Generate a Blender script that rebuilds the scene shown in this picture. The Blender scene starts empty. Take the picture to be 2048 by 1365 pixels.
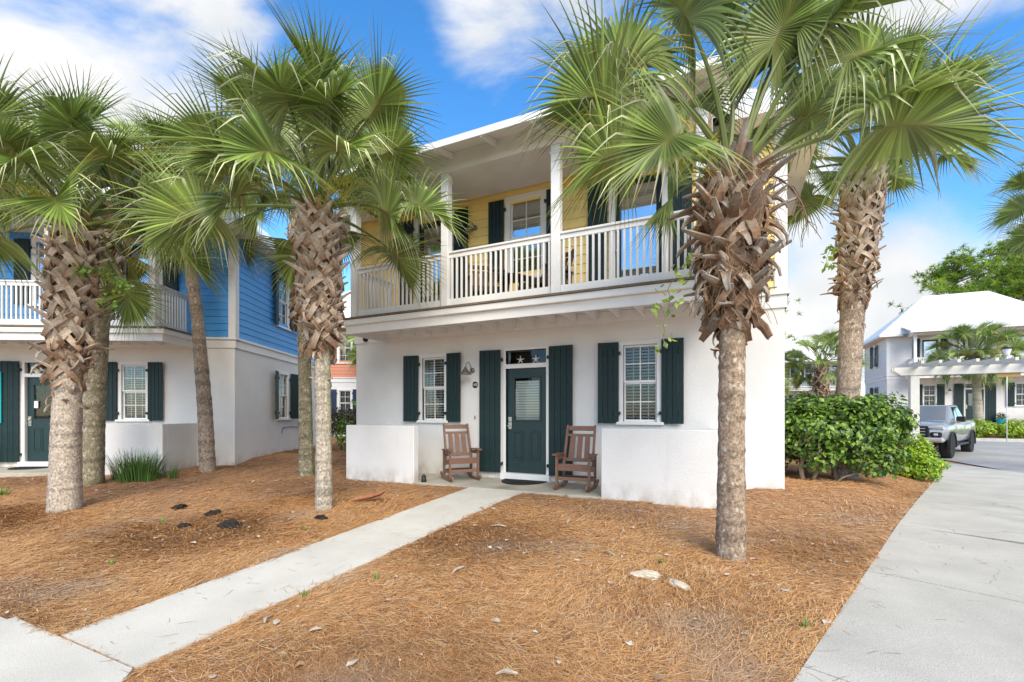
import bpy, bmesh, math, random
import numpy as np
from mathutils import Vector, Matrix

S = bpy.context.scene
COL = S.collection
R = math.radians

# ---------------------------------------------------------------- camera
cam_d = bpy.data.cameras.new('camera'); cam = bpy.data.objects.new('camera', cam_d); COL.objects.link(cam)
cam.location = (0, 0, 1.31); cam.rotation_euler = (R(90), 0, R(25.35))
cam_d.sensor_width = 36; cam_d.lens = 16.1; cam_d.shift_y = 0.071
cam_d.clip_end = 2000; cam_d.clip_start = 0.05
S.camera = cam

# ---------------------------------------------------------------- sky, sun, exposure
SUN_EL, SUN_AZ = 37.0, -52.0            # azimuth in degrees, from +X towards +Y (the sun stands behind the camera, to the right)
w = bpy.data.worlds.new('World'); S.world = w; w.use_nodes = True
nt = w.node_tree; N = nt.nodes; L = nt.links
for n in list(N): N.remove(n)
out = N.new('ShaderNodeOutputWorld'); bg = N.new('ShaderNodeBackground'); bg.inputs['Strength'].default_value = 0.11
sky = N.new('ShaderNodeTexSky'); sky.sky_type = 'NISHITA'; sky.sun_disc = False
sky.sun_elevation = R(SUN_EL); sky.sun_rotation = R(90 - SUN_AZ)
sky.air_density = 1.0; sky.dust_density = 0.3; sky.ozone_density = 3.0
hs = N.new('ShaderNodeHueSaturation'); hs.inputs['Saturation'].default_value = 1.28; hs.inputs['Value'].default_value = 0.86
L.new(sky.outputs[0], hs.inputs['Color'])
tc = N.new('ShaderNodeTexCoord')
def mathn(op, a, b=None, c=None, clamp=False):
    n = N.new('ShaderNodeMath'); n.operation = op; n.use_clamp = clamp
    for i, x in enumerate((a, b, c)):
        if x is None: continue
        if isinstance(x, (int, float)): n.inputs[i].default_value = x
        else: L.new(x, n.inputs[i])
    return n.outputs[0]
noi = N.new('ShaderNodeTexNoise'); noi.inputs['Scale'].default_value = 2.6; noi.inputs['Detail'].default_value = 9
noi.inputs['Roughness'].default_value = 0.56; noi.inputs['Distortion'].default_value = 0.5
mp = N.new('ShaderNodeMapping'); mp.inputs['Scale'].default_value = (1, 1, 1.7); mp.inputs['Location'].default_value = (3.1, 1.7, 0.4)
L.new(tc.outputs['Generated'], mp.inputs['Vector']); L.new(mp.outputs[0], noi.inputs['Vector'])
cov = noi.outputs[0]
CLOUDS = [((-0.945, 0.330, 0.72), 24, 0.25), ((-0.45, 0.87, 0.86), 15, 0.27), ((-0.62, 0.80, 0.10), 10, 0.15), ((0.18, 1.20, 0.30), 13, 0.22), ((0.42, 1.3, 0.27), 11, 0.20),
          ((0.10, 1.10, 0.85), 22, 0.14), ((0.60, 1.35, 0.80), 22, 0.27), ((-1.5, .5, 0.4), 20, 0.2), ((-0.70, 0.76, 0.62), 14, -0.2), ((0.43, 1.30, 0.54), 12, -0.36), ((0.6, -1, 1.0), 55, 0.24), ((0.1, .1, 1.0), 42, 0.24), ((1.2, .3, .5), 40, .2)]
for d, ang, wt in CLOUDS:                      # banks of cloud by direction; unseen ones overhead and behind added to neutralise the light
    d = Vector(d).normalized()
    dp = N.new('ShaderNodeVectorMath'); dp.operation = 'DOT_PRODUCT'; dp.inputs[1].default_value = d
    L.new(tc.outputs['Generated'], dp.inputs[0])
    mr = N.new('ShaderNodeMapRange'); mr.interpolation_type = 'SMOOTHSTEP'
    mr.inputs['From Min'].default_value = math.cos(R(ang)); mr.inputs['From Max'].default_value = math.cos(R(ang * .25))
    mr.inputs['To Max'].default_value = wt
    L.new(dp.outputs['Value'], mr.inputs['Value'])
    cov = mathn('ADD', cov, mr.outputs[0])
sep = N.new('ShaderNodeSeparateXYZ'); L.new(tc.outputs['Generated'], sep.inputs[0])
hz = N.new('ShaderNodeMapRange'); hz.inputs['From Min'].default_value = 0.35; hz.inputs['From Max'].default_value = 0.0; hz.inputs['To Max'].default_value = 0.12
L.new(sep.outputs['Z'], hz.inputs['Value'])
cov = mathn('ADD', cov, hz.outputs[0])
mask = N.new('ShaderNodeMapRange'); mask.interpolation_type = 'SMOOTHSTEP'
mask.inputs['From Min'].default_value = 0.57; mask.inputs['From Max'].default_value = 0.83
L.new(cov, mask.inputs['Value'])
n2 = N.new('ShaderNodeTexNoise'); n2.inputs['Scale'].default_value = 5; n2.inputs['Detail'].default_value = 6
L.new(tc.outputs['Generated'], n2.inputs['Vector'])
cr = N.new('ShaderNodeValToRGB'); cr.color_ramp.elements[0].position = .38; cr.color_ramp.elements[0].color = (2.2, 2.3, 2.4, 1)
cr.color_ramp.elements[1].position = .62; cr.color_ramp.elements[1].color = (2.8, 2.8, 2.8, 1)
L.new(n2.outputs[0], cr.inputs[0])
mx = N.new('ShaderNodeMix'); mx.data_type = 'RGBA'
L.new(mask.outputs[0], mx.inputs['Factor']); L.new(hs.outputs[0], mx.inputs['A']); L.new(cr.outputs[0], mx.inputs['B'])
L.new(mx.outputs['Result'], bg.inputs['Color']); L.new(bg.outputs[0], out.inputs['Surface'])

sun_d = bpy.data.lights.new('sun', 'SUN'); sun = bpy.data.objects.new('sun', sun_d); COL.objects.link(sun)
sun_d.energy = 1.4; sun_d.angle = R(40); sun_d.color = (1, .925, .80)
sd = Vector((math.cos(R(SUN_EL)) * math.cos(R(SUN_AZ)), math.cos(R(SUN_EL)) * math.sin(R(SUN_AZ)), math.sin(R(SUN_EL))))
sun.rotation_euler = (-sd).to_track_quat('-Z', 'Y').to_euler()
sun.location = sd * 40
S.view_settings.view_transform = 'Standard'; S.view_settings.look = 'None'; S.view_settings.gamma = 1
S.view_settings.use_curve_mapping = False
S.view_settings.exposure = 1.75
S.render.engine = 'CYCLES'
S.cycles.max_bounces = 8; S.cycles.diffuse_bounces = 6; S.cycles.glossy_bounces = 3; S.cycles.transparent_max_bounces = 12

# ---------------------------------------------------------------- materials
def new_mat(name):
    m = bpy.data.materials.new(name); m.use_nodes = True
    for n in list(m.node_tree.nodes): m.node_tree.nodes.remove(n)
    return m, m.node_tree.nodes, m.node_tree.links
def MAT(name, col, rough=.6, metal=0, var=0, vscale=3, vstretch=(1, 1, 1), col2=None, c2lo=.45, c2hi=.7, bump=0, bscale=40, bstretch=(1, 1, 1),
        attr=False, world=False, spec=.5, trans=0, coat=0, speck=0, crack=0, dirt=0, oi=0):
    m, n, l = new_mat(name)
    o = n.new('ShaderNodeOutputMaterial'); p = n.new('ShaderNodeBsdfPrincipled')
    p.inputs['Roughness'].default_value = rough; p.inputs['Metallic'].default_value = metal
    p.inputs['Specular IOR Level'].default_value = spec; p.inputs['Coat Weight'].default_value = coat
    if world:
        g = n.new('ShaderNodeNewGeometry'); co = g.outputs['Position']
    else:
        g = n.new('ShaderNodeTexCoord'); co = g.outputs['Object']
    def noise(scale, stretch, det=5):
        mpn = n.new('ShaderNodeMapping'); mpn.inputs['Scale'].default_value = stretch
        t = n.new('ShaderNodeTexNoise'); t.inputs['Scale'].default_value = scale; t.inputs['Detail'].default_value = det
        l.new(co, mpn.inputs['Vector']); l.new(mpn.outputs[0], t.inputs['Vector']); return t.outputs[0]
    def mix(f, a, b, blend='MIX'):
        x = n.new('ShaderNodeMix'); x.data_type = 'RGBA'; x.blend_type = blend
        for s, v in (('Factor', f), ('A', a), ('B', b)):
            if isinstance(v, (int, float)): x.inputs[s].default_value = v
            elif isinstance(v, tuple): x.inputs[s].default_value = (*v[:3], 1)
            else: l.new(v, x.inputs[s])
        return x.outputs['Result']
    def rng(v, a, b, c=0, d=1):
        r = n.new('ShaderNodeMapRange'); r.inputs['From Min'].default_value = a; r.inputs['From Max'].default_value = b
        r.inputs['To Min'].default_value = c; r.inputs['To Max'].default_value = d; l.new(v, r.inputs['Value']); return r.outputs[0]
    if attr:
        a = n.new('ShaderNodeAttribute'); a.attribute_name = 'Col'; c = a.outputs['Color']
    else:
        c = n.new('ShaderNodeRGB'); c.outputs[0].default_value = (*col, 1); c = c.outputs[0]
    if col2 is not None: c = mix(rng(noise(vscale, vstretch), c2lo, c2hi), c, col2)
    if var:
        v = rng(noise(vscale * 2.3, vstretch), .3, .7, 1 - var, 1 + var)
        cb = n.new('ShaderNodeCombineColor')
        for i in range(3): l.new(v, cb.inputs[i])
        c = mix(1.0, c, cb.outputs[0], 'MULTIPLY')
    if oi:
        ob = n.new('ShaderNodeObjectInfo'); v = rng(ob.outputs['Random'], 0, 1, 1 - oi, 1 + oi)
        cb = n.new('ShaderNodeCombineColor')
        for i in range(3): l.new(v, cb.inputs[i])
        c = mix(1.0, c, cb.outputs[0], 'MULTIPLY')
    if speck:
        v = rng(noise(170, (1, 1, 1), 2), .3, .7, 1 - speck, 1 + speck)
        cb = n.new('ShaderNodeCombineColor')
        for i in range(3): l.new(v, cb.inputs[i])
        c = mix(1.0, c, cb.outputs[0], 'MULTIPLY')
    if crack:
        nd = n.new('ShaderNodeTexNoise'); nd.inputs['Scale'].default_value = 1.6; nd.inputs['Detail'].default_value = 6; l.new(co, nd.inputs['Vector'])
        va = n.new('ShaderNodeVectorMath'); va.operation = 'MULTIPLY_ADD'; va.inputs[1].default_value = (.7, .7, 0)
        l.new(nd.outputs['Color'], va.inputs[0]); l.new(co, va.inputs[2])
        vo = n.new('ShaderNodeTexVoronoi'); vo.feature = 'DISTANCE_TO_EDGE'; vo.inputs['Scale'].default_value = .33; l.new(va.outputs[0], vo.inputs['Vector'])
        f1 = rng(vo.outputs['Distance'], .0008, .0022, 1, 0); f2 = rng(noise(.8, (1, 1, 1), 2), .48, .6)
        mm = n.new('ShaderNodeMath'); mm.operation = 'MULTIPLY'; l.new(f1, mm.inputs[0]); l.new(f2, mm.inputs[1])
        m3 = n.new('ShaderNodeMath'); m3.operation = 'MULTIPLY'; m3.use_clamp = True; m3.inputs[1].default_value = crack; l.new(mm.outputs[0], m3.inputs[0])
        c = mix(m3.outputs[0], c, (.22, .21, .19))
    if dirt:
        sx_ = n.new('ShaderNodeSeparateXYZ'); l.new(co, sx_.inputs[0])
        f1 = rng(sx_.outputs['Z'], .0, .32, 1, 0); f2 = rng(noise(5, (1, 1, .6), 6), .38, .72)
        mm = n.new('ShaderNodeMath'); mm.operation = 'MULTIPLY'; l.new(f1, mm.inputs[0]); l.new(f2, mm.inputs[1])
        m3 = n.new('ShaderNodeMath'); m3.operation = 'MULTIPLY'; m3.use_clamp = True; m3.inputs[1].default_value = dirt; l.new(mm.outputs[0], m3.inputs[0])
        c = mix(m3.outputs[0], c, (.36, .27, .18))
        f3 = rng(noise(2.2, (3, 3, .25), 5), .60, .78, 0, .22); c = mix(f3, c, (.52, .50, .46))
    l.new(c, p.inputs['Base Color'])
    if bump:
        b = n.new('ShaderNodeBump'); b.inputs['Strength'].default_value = min(1, bump); b.inputs['Distance'].default_value = .01
        l.new(noise(bscale, bstretch), b.inputs['Height']); l.new(b.outputs[0], p.inputs['Normal'])
    sh = p.outputs[0]
    if trans:
        t = n.new('ShaderNodeBsdfTranslucent'); l.new(c, t.inputs['Color'])
        x = n.new('ShaderNodeMixShader'); x.inputs[0].default_value = trans
        l.new(sh, x.inputs[1]); l.new(t.outputs[0], x.inputs[2]); sh = x.outputs[0]
    l.new(sh, o.inputs['Surface'])
    return m
def GLASS(name, tint=(.9, .93, .93), refl=.12):
    m, n, l = new_mat(name)
    o = n.new('ShaderNodeOutputMaterial'); t = n.new('ShaderNodeBsdfTransparent'); t.inputs[0].default_value = (*tint, 1)
    g = n.new('ShaderNodeBsdfGlossy'); g.inputs['Roughness'].default_value = .015; g.inputs['Color'].default_value = (.95, .97, 1, 1)
    fr = n.new('ShaderNodeFresnel'); fr.inputs['IOR'].default_value = 1.5
    ad = n.new('ShaderNodeMath'); ad.operation = 'ADD'; ad.use_clamp = True; ad.inputs[1].default_value = refl
    l.new(fr.outputs[0], ad.inputs[0])
    x = n.new('ShaderNodeMixShader'); l.new(ad.outputs[0], x.inputs[0]); l.new(t.outputs[0], x.inputs[1]); l.new(g.outputs[0], x.inputs[2])
    l.new(x.outputs[0], o.inputs['Surface']); return m

m_stucco = MAT('white_stucco', (.75, .738, .728), .85, var=.035, vscale=.9, bump=.55, bscale=55, world=True, col2=(.70, .685, .66), c2lo=.5, c2hi=.9, dirt=.8)
m_trim = MAT('white_trim_paint', (.78, .775, .765), .5, var=.03, vscale=1.5, bump=.06, bscale=30)
m_soffit = MAT('soffit_paint', (.82, .805, .78), .7, var=.04, vscale=1.5)
m_yellow = MAT('yellow_siding_paint', (.95, .70, .245), .5, var=.04, vscale=2, bump=.12, bscale=14, bstretch=(1, 1, 14), oi=.025)
m_blue = MAT('blue_siding_paint', (.075, .33, .72), .5, var=.05, vscale=2, bump=.12, bscale=14, bstretch=(1, 1, 14), oi=.04)
m_white_siding = MAT('white_siding_paint', (.74, .70, .67), .55, var=.03, vscale=2)
m_salmon = MAT('salmon_siding_paint', (.62, .25, .15), .55, var=.05, vscale=2, oi=.03)
m_shutter = MAT('dark_green_shutter_paint', (.012, .030, .032), .55, spec=.3, var=.15, vscale=4, bump=.08, bscale=20, bstretch=(6, 6, 1), oi=.10)
m_navy = MAT('navy_shutter_paint', (.015, .03, .075), .5)
m_door = MAT('dark_green_door_paint', (.012, .034, .038), .35, var=.1, vscale=5)
m_glass = GLASS('window_glass', refl=-.02)
m_mirror = GLASS('reflecting_glass', (.75, .8, .82), .42)
m_blind = MAT('white_blind', (.72, .72, .68), .5)
m_dark = MAT('dark_interior', (.02, .02, .02), .9)
m_conc = MAT('porch_concrete', (.44, .41, .34), .85, var=.14, vscale=1.2, col2=(.31, .28, .21), c2lo=.5, c2hi=.72, bump=.2, bscale=90, world=True)
m_walk = MAT('walkway_concrete', (.635, .60, .53), .9, var=.07, vscale=1.0, col2=(.53, .51, .46), c2lo=.5, c2hi=.8, bump=.35, bscale=160, world=True, speck=.10)
m_drive = MAT('driveway_concrete', (.50, .48, .435), .85, var=.10, vscale=.8, col2=(.40, .385, .35), c2lo=.52, c2hi=.75, bump=.4, bscale=140, world=True, speck=.17, crack=.7)
m_metalroof = MAT('white_metal_roof', (.78, .79, .80), .4, var=.02)
m_deckwood = MAT('weathered_deck_wood', (.17, .13, .095), .85, var=.25, vscale=4)
m_chair = MAT('brown_chair_boards', (.195, .098, .062), .5, var=.12, vscale=4, vstretch=(1, 1, 6), oi=.06, bump=.1, bscale=40)
m_darkchair = MAT('dark_brown_wood', (.06, .035, .025), .55, var=.2)
m_black = MAT('black_rubber', (.012, .012, .013), .75)
m_iron = MAT('black_iron', (.012, .012, .012), .5)
m_nickel = MAT('brushed_nickel', (.55, .53, .50), .3, metal=1)
m_pewter = MAT('pewter_metal', (.30, .27, .235), .4, metal=.8, var=.15)
m_brass = MAT('brass', (.5, .33, .12), .4, metal=.6)
m_grey = MAT('grey_steel_box', (.38, .42, .45), .5, var=.05)
m_teal = MAT('teal_paint', (.0, .36, .38), .5)
m_whitepaint = MAT('white_lettering', (.85, .85, .85), .6)
m_mulch = MAT('mulch_soil', (.33, .18, .09), .95, var=.35, vscale=9, col2=(.36, .23, .14), c2lo=.45, c2hi=.7, bump=1, bscale=55, world=True)
m_needle = MAT('pine_straw', (.4, .2, .08), .75, attr=True, spec=.2)
m_flake = MAT('dry_leaf_flakes', (.55, .45, .36), .8, attr=True, spec=.2)
m_trunk = MAT('palm_bark', (.3, .25, .2), .9, attr=True, var=.5, vscale=11, vstretch=(1.6, 1.6, 1.2), col2=(.46, .39, .31), c2lo=.56, c2hi=.66, bump=1, bscale=24, bstretch=(1.5, 1.5, 3.0), spec=.2)
m_boot = MAT('palm_leaf_base', (.36, .25, .17), .85, attr=True, var=.22, vscale=8, vstretch=(2, 2, 2), bump=.5, bscale=30, oi=.25, spec=.2)
m_frond = MAT('palm_frond', (.1, .18, .06), .38, attr=True, trans=.26, oi=.2, spec=.45)
m_flower = MAT('palm_flower_spray', (.42, .42, .05), .6, attr=True, trans=.2)
m_leaf = MAT('shrub_leaf', (.08, .16, .03), .32, attr=True, trans=.25, spec=.5)
m_pine = MAT('pine_needles', (.2, .3, .04), .5, attr=True, trans=.5, spec=.3)
m_stem = MAT('shrub_stem', (.22, .17, .12), .9, var=.25, vscale=12, bump=.4, bscale=30)
m_paver = None
m_kerb = MAT('kerb_concrete', (.5, .49, .46), .9, var=.12, vscale=2, world=True)
m_paint_silver = MAT('silver_grey_car_paint', (.38, .41, .43), .25, metal=.45, coat=.8)
m_silver_trim = MAT('silver_trim', (.55, .55, .55), .35, metal=.4)
m_carblack = MAT('black_grille_plastic', (.012, .012, .014), .4)
m_tyre = MAT('tyre_rubber', (.018, .018, .018), .85, bump=.3, bscale=40)
m_carglass = GLASS('car_glass', (.25, .32, .34), .30)
m_shade = MAT('silver_sunshade', (.68, .80, .82), .45)
m_lamp = MAT('headlamp_lens', (.5, .52, .55), .1, coat=1)
m_red = MAT('red_tow_hook', (.4, .02, .01), .4)
m_wood_perg = MAT('grey_white_painted_timber', (.60, .60, .58), .6, var=.06, vscale=2)
m_stone = MAT('pale_stone', (.58, .50, .39), .9, var=.12, vscale=9, bump=.6, bscale=20)
m_dirt = MAT('black_soil_clump', (.025, .017, .013), .95, var=.4, vscale=20, bump=1, bscale=40)
m_deadfrond = MAT('dead_brown_leaf_base', (.32, .13, .065), .65, var=.3, vscale=9)
m_bark = MAT('pine_bark', (.17, .12, .09), .95, var=.3, vscale=3)
m_shell = MAT('shell_ornament', (.72, .68, .6), .7)
m_flakewood = MAT('pale_bark', (.43, .34, .26), .9, var=.25, vscale=20)
m_tan = MAT('tan_stucco', (.55, .30, .12), .8)

# cobbled paving
def paver_mat():
    m, n, l = new_mat('grey_cobble_paving')
    o = n.new('ShaderNodeOutputMaterial'); p = n.new('ShaderNodeBsdfPrincipled'); p.inputs['Roughness'].default_value = .9
    g = n.new('ShaderNodeNewGeometry'); b = n.new('ShaderNodeTexBrick')
    b.inputs['Scale'].default_value = 4.5; b.inputs['Color1'].default_value = (.46, .455, .45, 1); b.inputs['Color2'].default_value = (.56, .55, .535, 1)
    b.inputs['Mortar'].default_value = (.34, .33, .32, 1); b.inputs['Mortar Size'].default_value = .03
    l.new(g.outputs['Position'], b.inputs['Vector'])
    t = n.new('ShaderNodeTexNoise'); t.inputs['Scale'].default_value = .6; l.new(g.outputs['Position'], t.inputs['Vector'])
    x = n.new('ShaderNodeMix'); x.data_type = 'RGBA'; x.blend_type = 'MULTIPLY'; x.inputs['Factor'].default_value = .5
    l.new(b.outputs['Color'], x.inputs['A']); l.new(t.outputs[0], x.inputs['B']); x.inputs['B'].default_value = (1, 1, 1, 1)
    l.new(x.outputs['Result'], p.inputs['Base Color']); l.new(p.outputs[0], o.inputs['Surface'])
    return m
m_paver = paver_mat()

# ---------------------------------------------------------------- mesh helpers
class MB:
    def __init__(s): s.v = []; s.f = []; s.c = []
    def add(s, vs, fs, col=None):
        o = len(s.v); s.v += [tuple(x) for x in vs]; s.f += [tuple(i + o for i in f) for f in fs]
        if col is None: col = (.5, .5, .5)
        if isinstance(col[0], (int, float)): s.c += [tuple(col)] * len(vs)
        else: s.c += [tuple(x) for x in col]
        return s
    def box(s, x0, x1, y0, y1, z0, z1, col=None):
        return s.add([(x0, y0, z0), (x1, y0, z0), (x1, y1, z0), (x0, y1, z0), (x0, y0, z1), (x1, y0, z1), (x1, y1, z1), (x0, y1, z1)],
                     [(0, 3, 2, 1), (4, 5, 6, 7), (0, 1, 5, 4), (1, 2, 6, 5), (2, 3, 7, 6), (3, 0, 4, 7)], col)
    def tube(s, pts, rad, n=8, col=None, cols=None):
        pts = [Vector(p) for p in pts]; k = len(pts); vs = []; cs = []
        if isinstance(rad, (int, float)): rad = [rad] * k
        t0 = (pts[1] - pts[0]).normalized(); up = Vector((0, 0, 1)) if abs(t0.z) < .9 else Vector((1, 0, 0))
        sd_ = t0.cross(up).normalized()
        for i in range(k):
            t = (pts[min(i + 1, k - 1)] - pts[max(i - 1, 0)]).normalized()
            sd_ = (sd_ - t * sd_.dot(t)).normalized(); b = t.cross(sd_)
            for j in range(n):
                a = 2 * math.pi * j / n
                vs.append(pts[i] + (sd_ * math.cos(a) + b * math.sin(a)) * rad[i]); cs.append(cols[i] if cols else (col or (.5, .5, .5)))
        fs = [(i * n + j, i * n + (j + 1) % n, (i + 1) * n + (j + 1) % n, (i + 1) * n + j) for i in range(k - 1) for j in range(n)]
        fs += [tuple(range(n - 1, -1, -1)), tuple(range((k - 1) * n, k * n))]
        return s.add(vs, fs, cs)
    def strip(s, pts, wd, th, wdir, col=None, cup=0, ndir=None):
        """a bar of rectangular section along pts; wdir = direction of its width"""
        pts = [Vector(p) for p in pts]; k = len(pts); vs = []; cs = []
        if isinstance(wd, (int, float)): wd = [wd] * k
        if isinstance(th, (int, float)): th = [th] * k
        for i in range(k):
            t = (pts[min(i + 1, k - 1)] - pts[max(i - 1, 0)]).normalized()
            wv = Vector(wdir[i] if isinstance(wdir, list) else wdir); wv = (wv - t * wv.dot(t)).normalized(); nv = t.cross(wv)
            a, b = wv * wd[i] / 2, nv * th[i] / 2
            cu = nv * cup * wd[i]
            vs += [pts[i] - a - b + cu, pts[i] + a - b + cu, pts[i] + a + b + cu, pts[i] + b, pts[i] - a + b + cu, pts[i] - b]
            cs += [col[i] if (col and not isinstance(col[0], (int, float))) else (col or (.5, .5, .5))] * 6
        # ring order: left-low, right-low ... use 6-gon ring: -a-b, -b(mid low), +a-b, +a+b, +b(mid up), -a+b
        order = [0, 5, 1, 2, 3, 4]
        fs = []
        for i in range(k - 1):
            for j in range(6):
                p, q = order[j], order[(j + 1) % 6]
                fs.append((i * 6 + p, i * 6 + q, (i + 1) * 6 + q, (i + 1) * 6 + p))
        fs += [tuple(order[::-1]), tuple((k - 1) * 6 + o for o in order)]
        return s.add(vs, fs, cs)
    def lathe(s, prof, n=16, c=(0, 0, 0), col=None):
        vs = []; k = len(prof)
        for r, z in prof:
            for j in range(n):
                a = 2 * math.pi * j / n; vs.append((c[0] + r * math.cos(a), c[1] + r * math.sin(a), c[2] + z))
        fs = [(i * n + j, i * n + (j + 1) % n, (i + 1) * n + (j + 1) % n, (i + 1) * n + j) for i in range(k - 1) for j in range(n)]
        fs += [tuple(range(n - 1, -1, -1)), tuple(range((k - 1) * n, k * n))]
        return s.add(vs, fs, col)
    def xf(s, M_, start=0):
        for i in range(start, len(s.v)): s.v[i] = tuple(M_ @ Vector(s.v[i]))
        return s
    def mesh(s, name, mat, smooth=False, bevel=0, fix=True):
        me = bpy.data.meshes.new(name); me.from_pydata(s.v, [], s.f)
        if bevel or fix:
            bm = bmesh.new(); bm.from_mesh(me)
            if fix: bmesh.ops.recalc_face_normals(bm, faces=bm.faces)
            if bevel: bmesh.ops.bevel(bm, geom=bm.edges[:], offset=bevel, segments=1, affect='EDGES', profile=.5)
            bm.to_mesh(me); bm.free()
        if not bevel and any(c != (.5, .5, .5) for c in s.c):
            ca = me.color_attributes.new('Col', 'FLOAT_COLOR', 'POINT')
            ca.data.foreach_set('color', np.array([(*c, 1) for c in s.c], dtype=np.float32).ravel())
        if smooth: me.polygons.foreach_set('use_smooth', [True] * len(me.polygons))
        me.materials.append(mat); me.update()
        return me
    def build(s, name, mat, parent=None, loc=(0, 0, 0), rz=0, smooth=False, bevel=0, fix=True):
        return obj(name, s.mesh(name, mat, smooth, bevel, fix), parent, loc, rz)
def obj(name, me, parent=None, loc=(0, 0, 0), rz=0, rot=None):
    o = bpy.data.objects.new(name, me); COL.objects.link(o)
    o.location = loc; o.rotation_euler = rot or (0, 0, rz)
    if parent: o.parent = parent
    return o
def empty(name, loc=(0, 0, 0), rz=0, parent=None):
    o = bpy.data.objects.new(name, None); COL.objects.link(o); o.location = loc; o.rotation_euler = (0, 0, rz); o.empty_display_size = .2
    if parent: o.parent = parent
    return o
def tag(o, label=None, cat=None, group=None, kind=None):
    if label: o['label'] = label
    if cat: o['category'] = cat
    if group: o['group'] = group
    if kind: o['kind'] = kind
    return o
def kids(o): return [c for c in bpy.data.objects if c.parent == o]
def copy_tree(o, parent=None, table=None):
    if table is None:
        table = {}
        for c in bpy.data.objects:
            if c.parent: table.setdefault(c.parent, []).append(c)
    c = o.copy(); COL.objects.link(c)
    if parent: c.parent = parent
    for ch in table.get(o, []): copy_tree(ch, c, table)
    return c
CACHE = {}
def cached(key, fn):
    if key not in CACHE: CACHE[key] = fn()
    return CACHE[key]

# ---------------------------------------------------------------- terrain
def ss(a, b, x):
    t = np.clip((np.asarray(x, float) - a) / (b - a), 0, 1); return t * t * (3 - 2 * t)
def edge_x(y): return 1.15 + (np.asarray(y, float) - 5.1) * .374          # left edge of the driveway
def dz(y):
    y = np.asarray(y, float)
    return np.interp(y, [-50, 1, 7, 8, 20, 30, 37, 60, 400], [-.19, -.18, 0, 0, -.2, 0, .6, .7, .7])
def gz(x, y):
    x = np.asarray(x, float); y = np.asarray(y, float)
    d = dz(y)
    left = np.interp(y, [-50, 1, 7], [-.19, -.18, 0]) + .13 * ss(7.0, 8.5, y) + .0 * ss(14, 22, y)
    e = edge_x(y)
    bed = d + .15 * ss(7.0, 8.4, y) * ss(0.0, 1.0, e - x) * (1 - ss(16, 19, y)) * ss(-.2, .5, x)
    bed = np.where(x > e, d - .035, bed)
    wl = ss(-7.1, -8.0, x)
    z = bed * (1 - wl) + left * wl
    porch = (x > -7.2) & (x < -.0) & (y > 6.7) & (y < 14)
    z = np.where(porch, np.minimum(z, -.015), z)
    street = (y > 15) & (x > 6.2) & (y < 30)
    z = np.where(street, d - .035, z)
    # bumps of the straw bed
    b = .012 * np.sin(3.1 * x + 1.3 * y) * np.sin(2.3 * y - 1.1 * x) + .008 * np.sin(7.3 * x - 2.2 * y + 1) * np.sin(6.1 * y + 2.7 * x)
    return z + np.where((x < e) & (y < 16), b, 0)
def G(x, y): return float(gz(x, y))

def lines(a, b, lo, hi, fine, coarse):
    out_ = []; t = a
    while t < b:
        out_.append(t); t += fine if lo <= t < hi else coarse
    return out_ + [b]
xs = [-400, -200, -100, -60, -40] + lines(-30, 30, -16, 6.5, .125, 1.0) + [40, 60, 100, 200, 400]
ys = [-400, -100, -30] + lines(-10, 60, .4, 16, .125, 1.0) + [80, 110, 150, 250, 400]
X, Y = np.meshgrid(xs, ys)
Z = gz(X, Y)
me = bpy.data.meshes.new('ground')
nx, ny = len(xs), len(ys)
idx = np.arange(nx * ny).reshape(ny, nx)
quads = np.stack([idx[:-1, :-1], idx[:-1, 1:], idx[1:, 1:], idx[1:, :-1]], -1).reshape(-1, 4)
me.from_pydata(np.stack([X, Y, Z], -1).reshape(-1, 3).tolist(), [], quads.tolist())
me.polygons.foreach_set('use_smooth', [True] * len(me.polygons)); me.materials.append(m_mulch)
tag(obj('ground', me), 'brown pine straw mulch bed around the houses', kind='structure')

def slab(name, poly, mat, top, thick=.1, parent=None, bevel=.006):
    """a concrete slab: poly in plan, top = function of x, y"""
    b = MB(); k = len(poly)
    b.add([(x, y, top(x, y)) for x, y in poly] + [(x, y, top(x, y) - thick) for x, y in poly],
          [tuple(range(k)), tuple(range(2 * k - 1, k - 1, -1))] + [(i, (i + 1) % k, k + (i + 1) % k, k + i) for i in range(k)])
    return b.build(name, mat, parent)
# walkway to the porch: two panels, then the pavement at the lower left
wk = empty('walkway'); tag(wk, 'pale concrete footpath running to the front porch', kind='structure')
def wl_(y): return -4.12 + .15 * (6.97 - y) / 5.5
def wr_(y): return -3.10 + .02 * (6.97 - y) / 5.5
top_w = lambda x, y: float(np.interp(y, [-50, 1, 7], [-.19, -.18, 0])) + .022
for y0, y1 in ((4.175, 6.975), (1.455, 4.163)):
    slab('concrete_slab', [(wl_(y0), y0), (wr_(y0), y0), (wr_(y1), y1), (wl_(y1), y1)], m_walk, top_w, parent=wk)
pv = empty('pavement'); tag(pv, 'pale concrete pavement in the near left corner', kind='structure')
slab('concrete_slab', [(-4.62, 1.44), (-4.62, -3), (-2.72, -3), (-2.72, .5), (-2.78, .95), (-2.92, 1.28), (-3.08, 1.437), (-3.96, 1.437)], m_walk, top_w, parent=pv)
slab('concrete_slab', [(-4.632, 1.40), (-9.5, 1.30), (-9.5, -3), (-4.632, -3)], m_walk, top_w, parent=pv)
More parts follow.
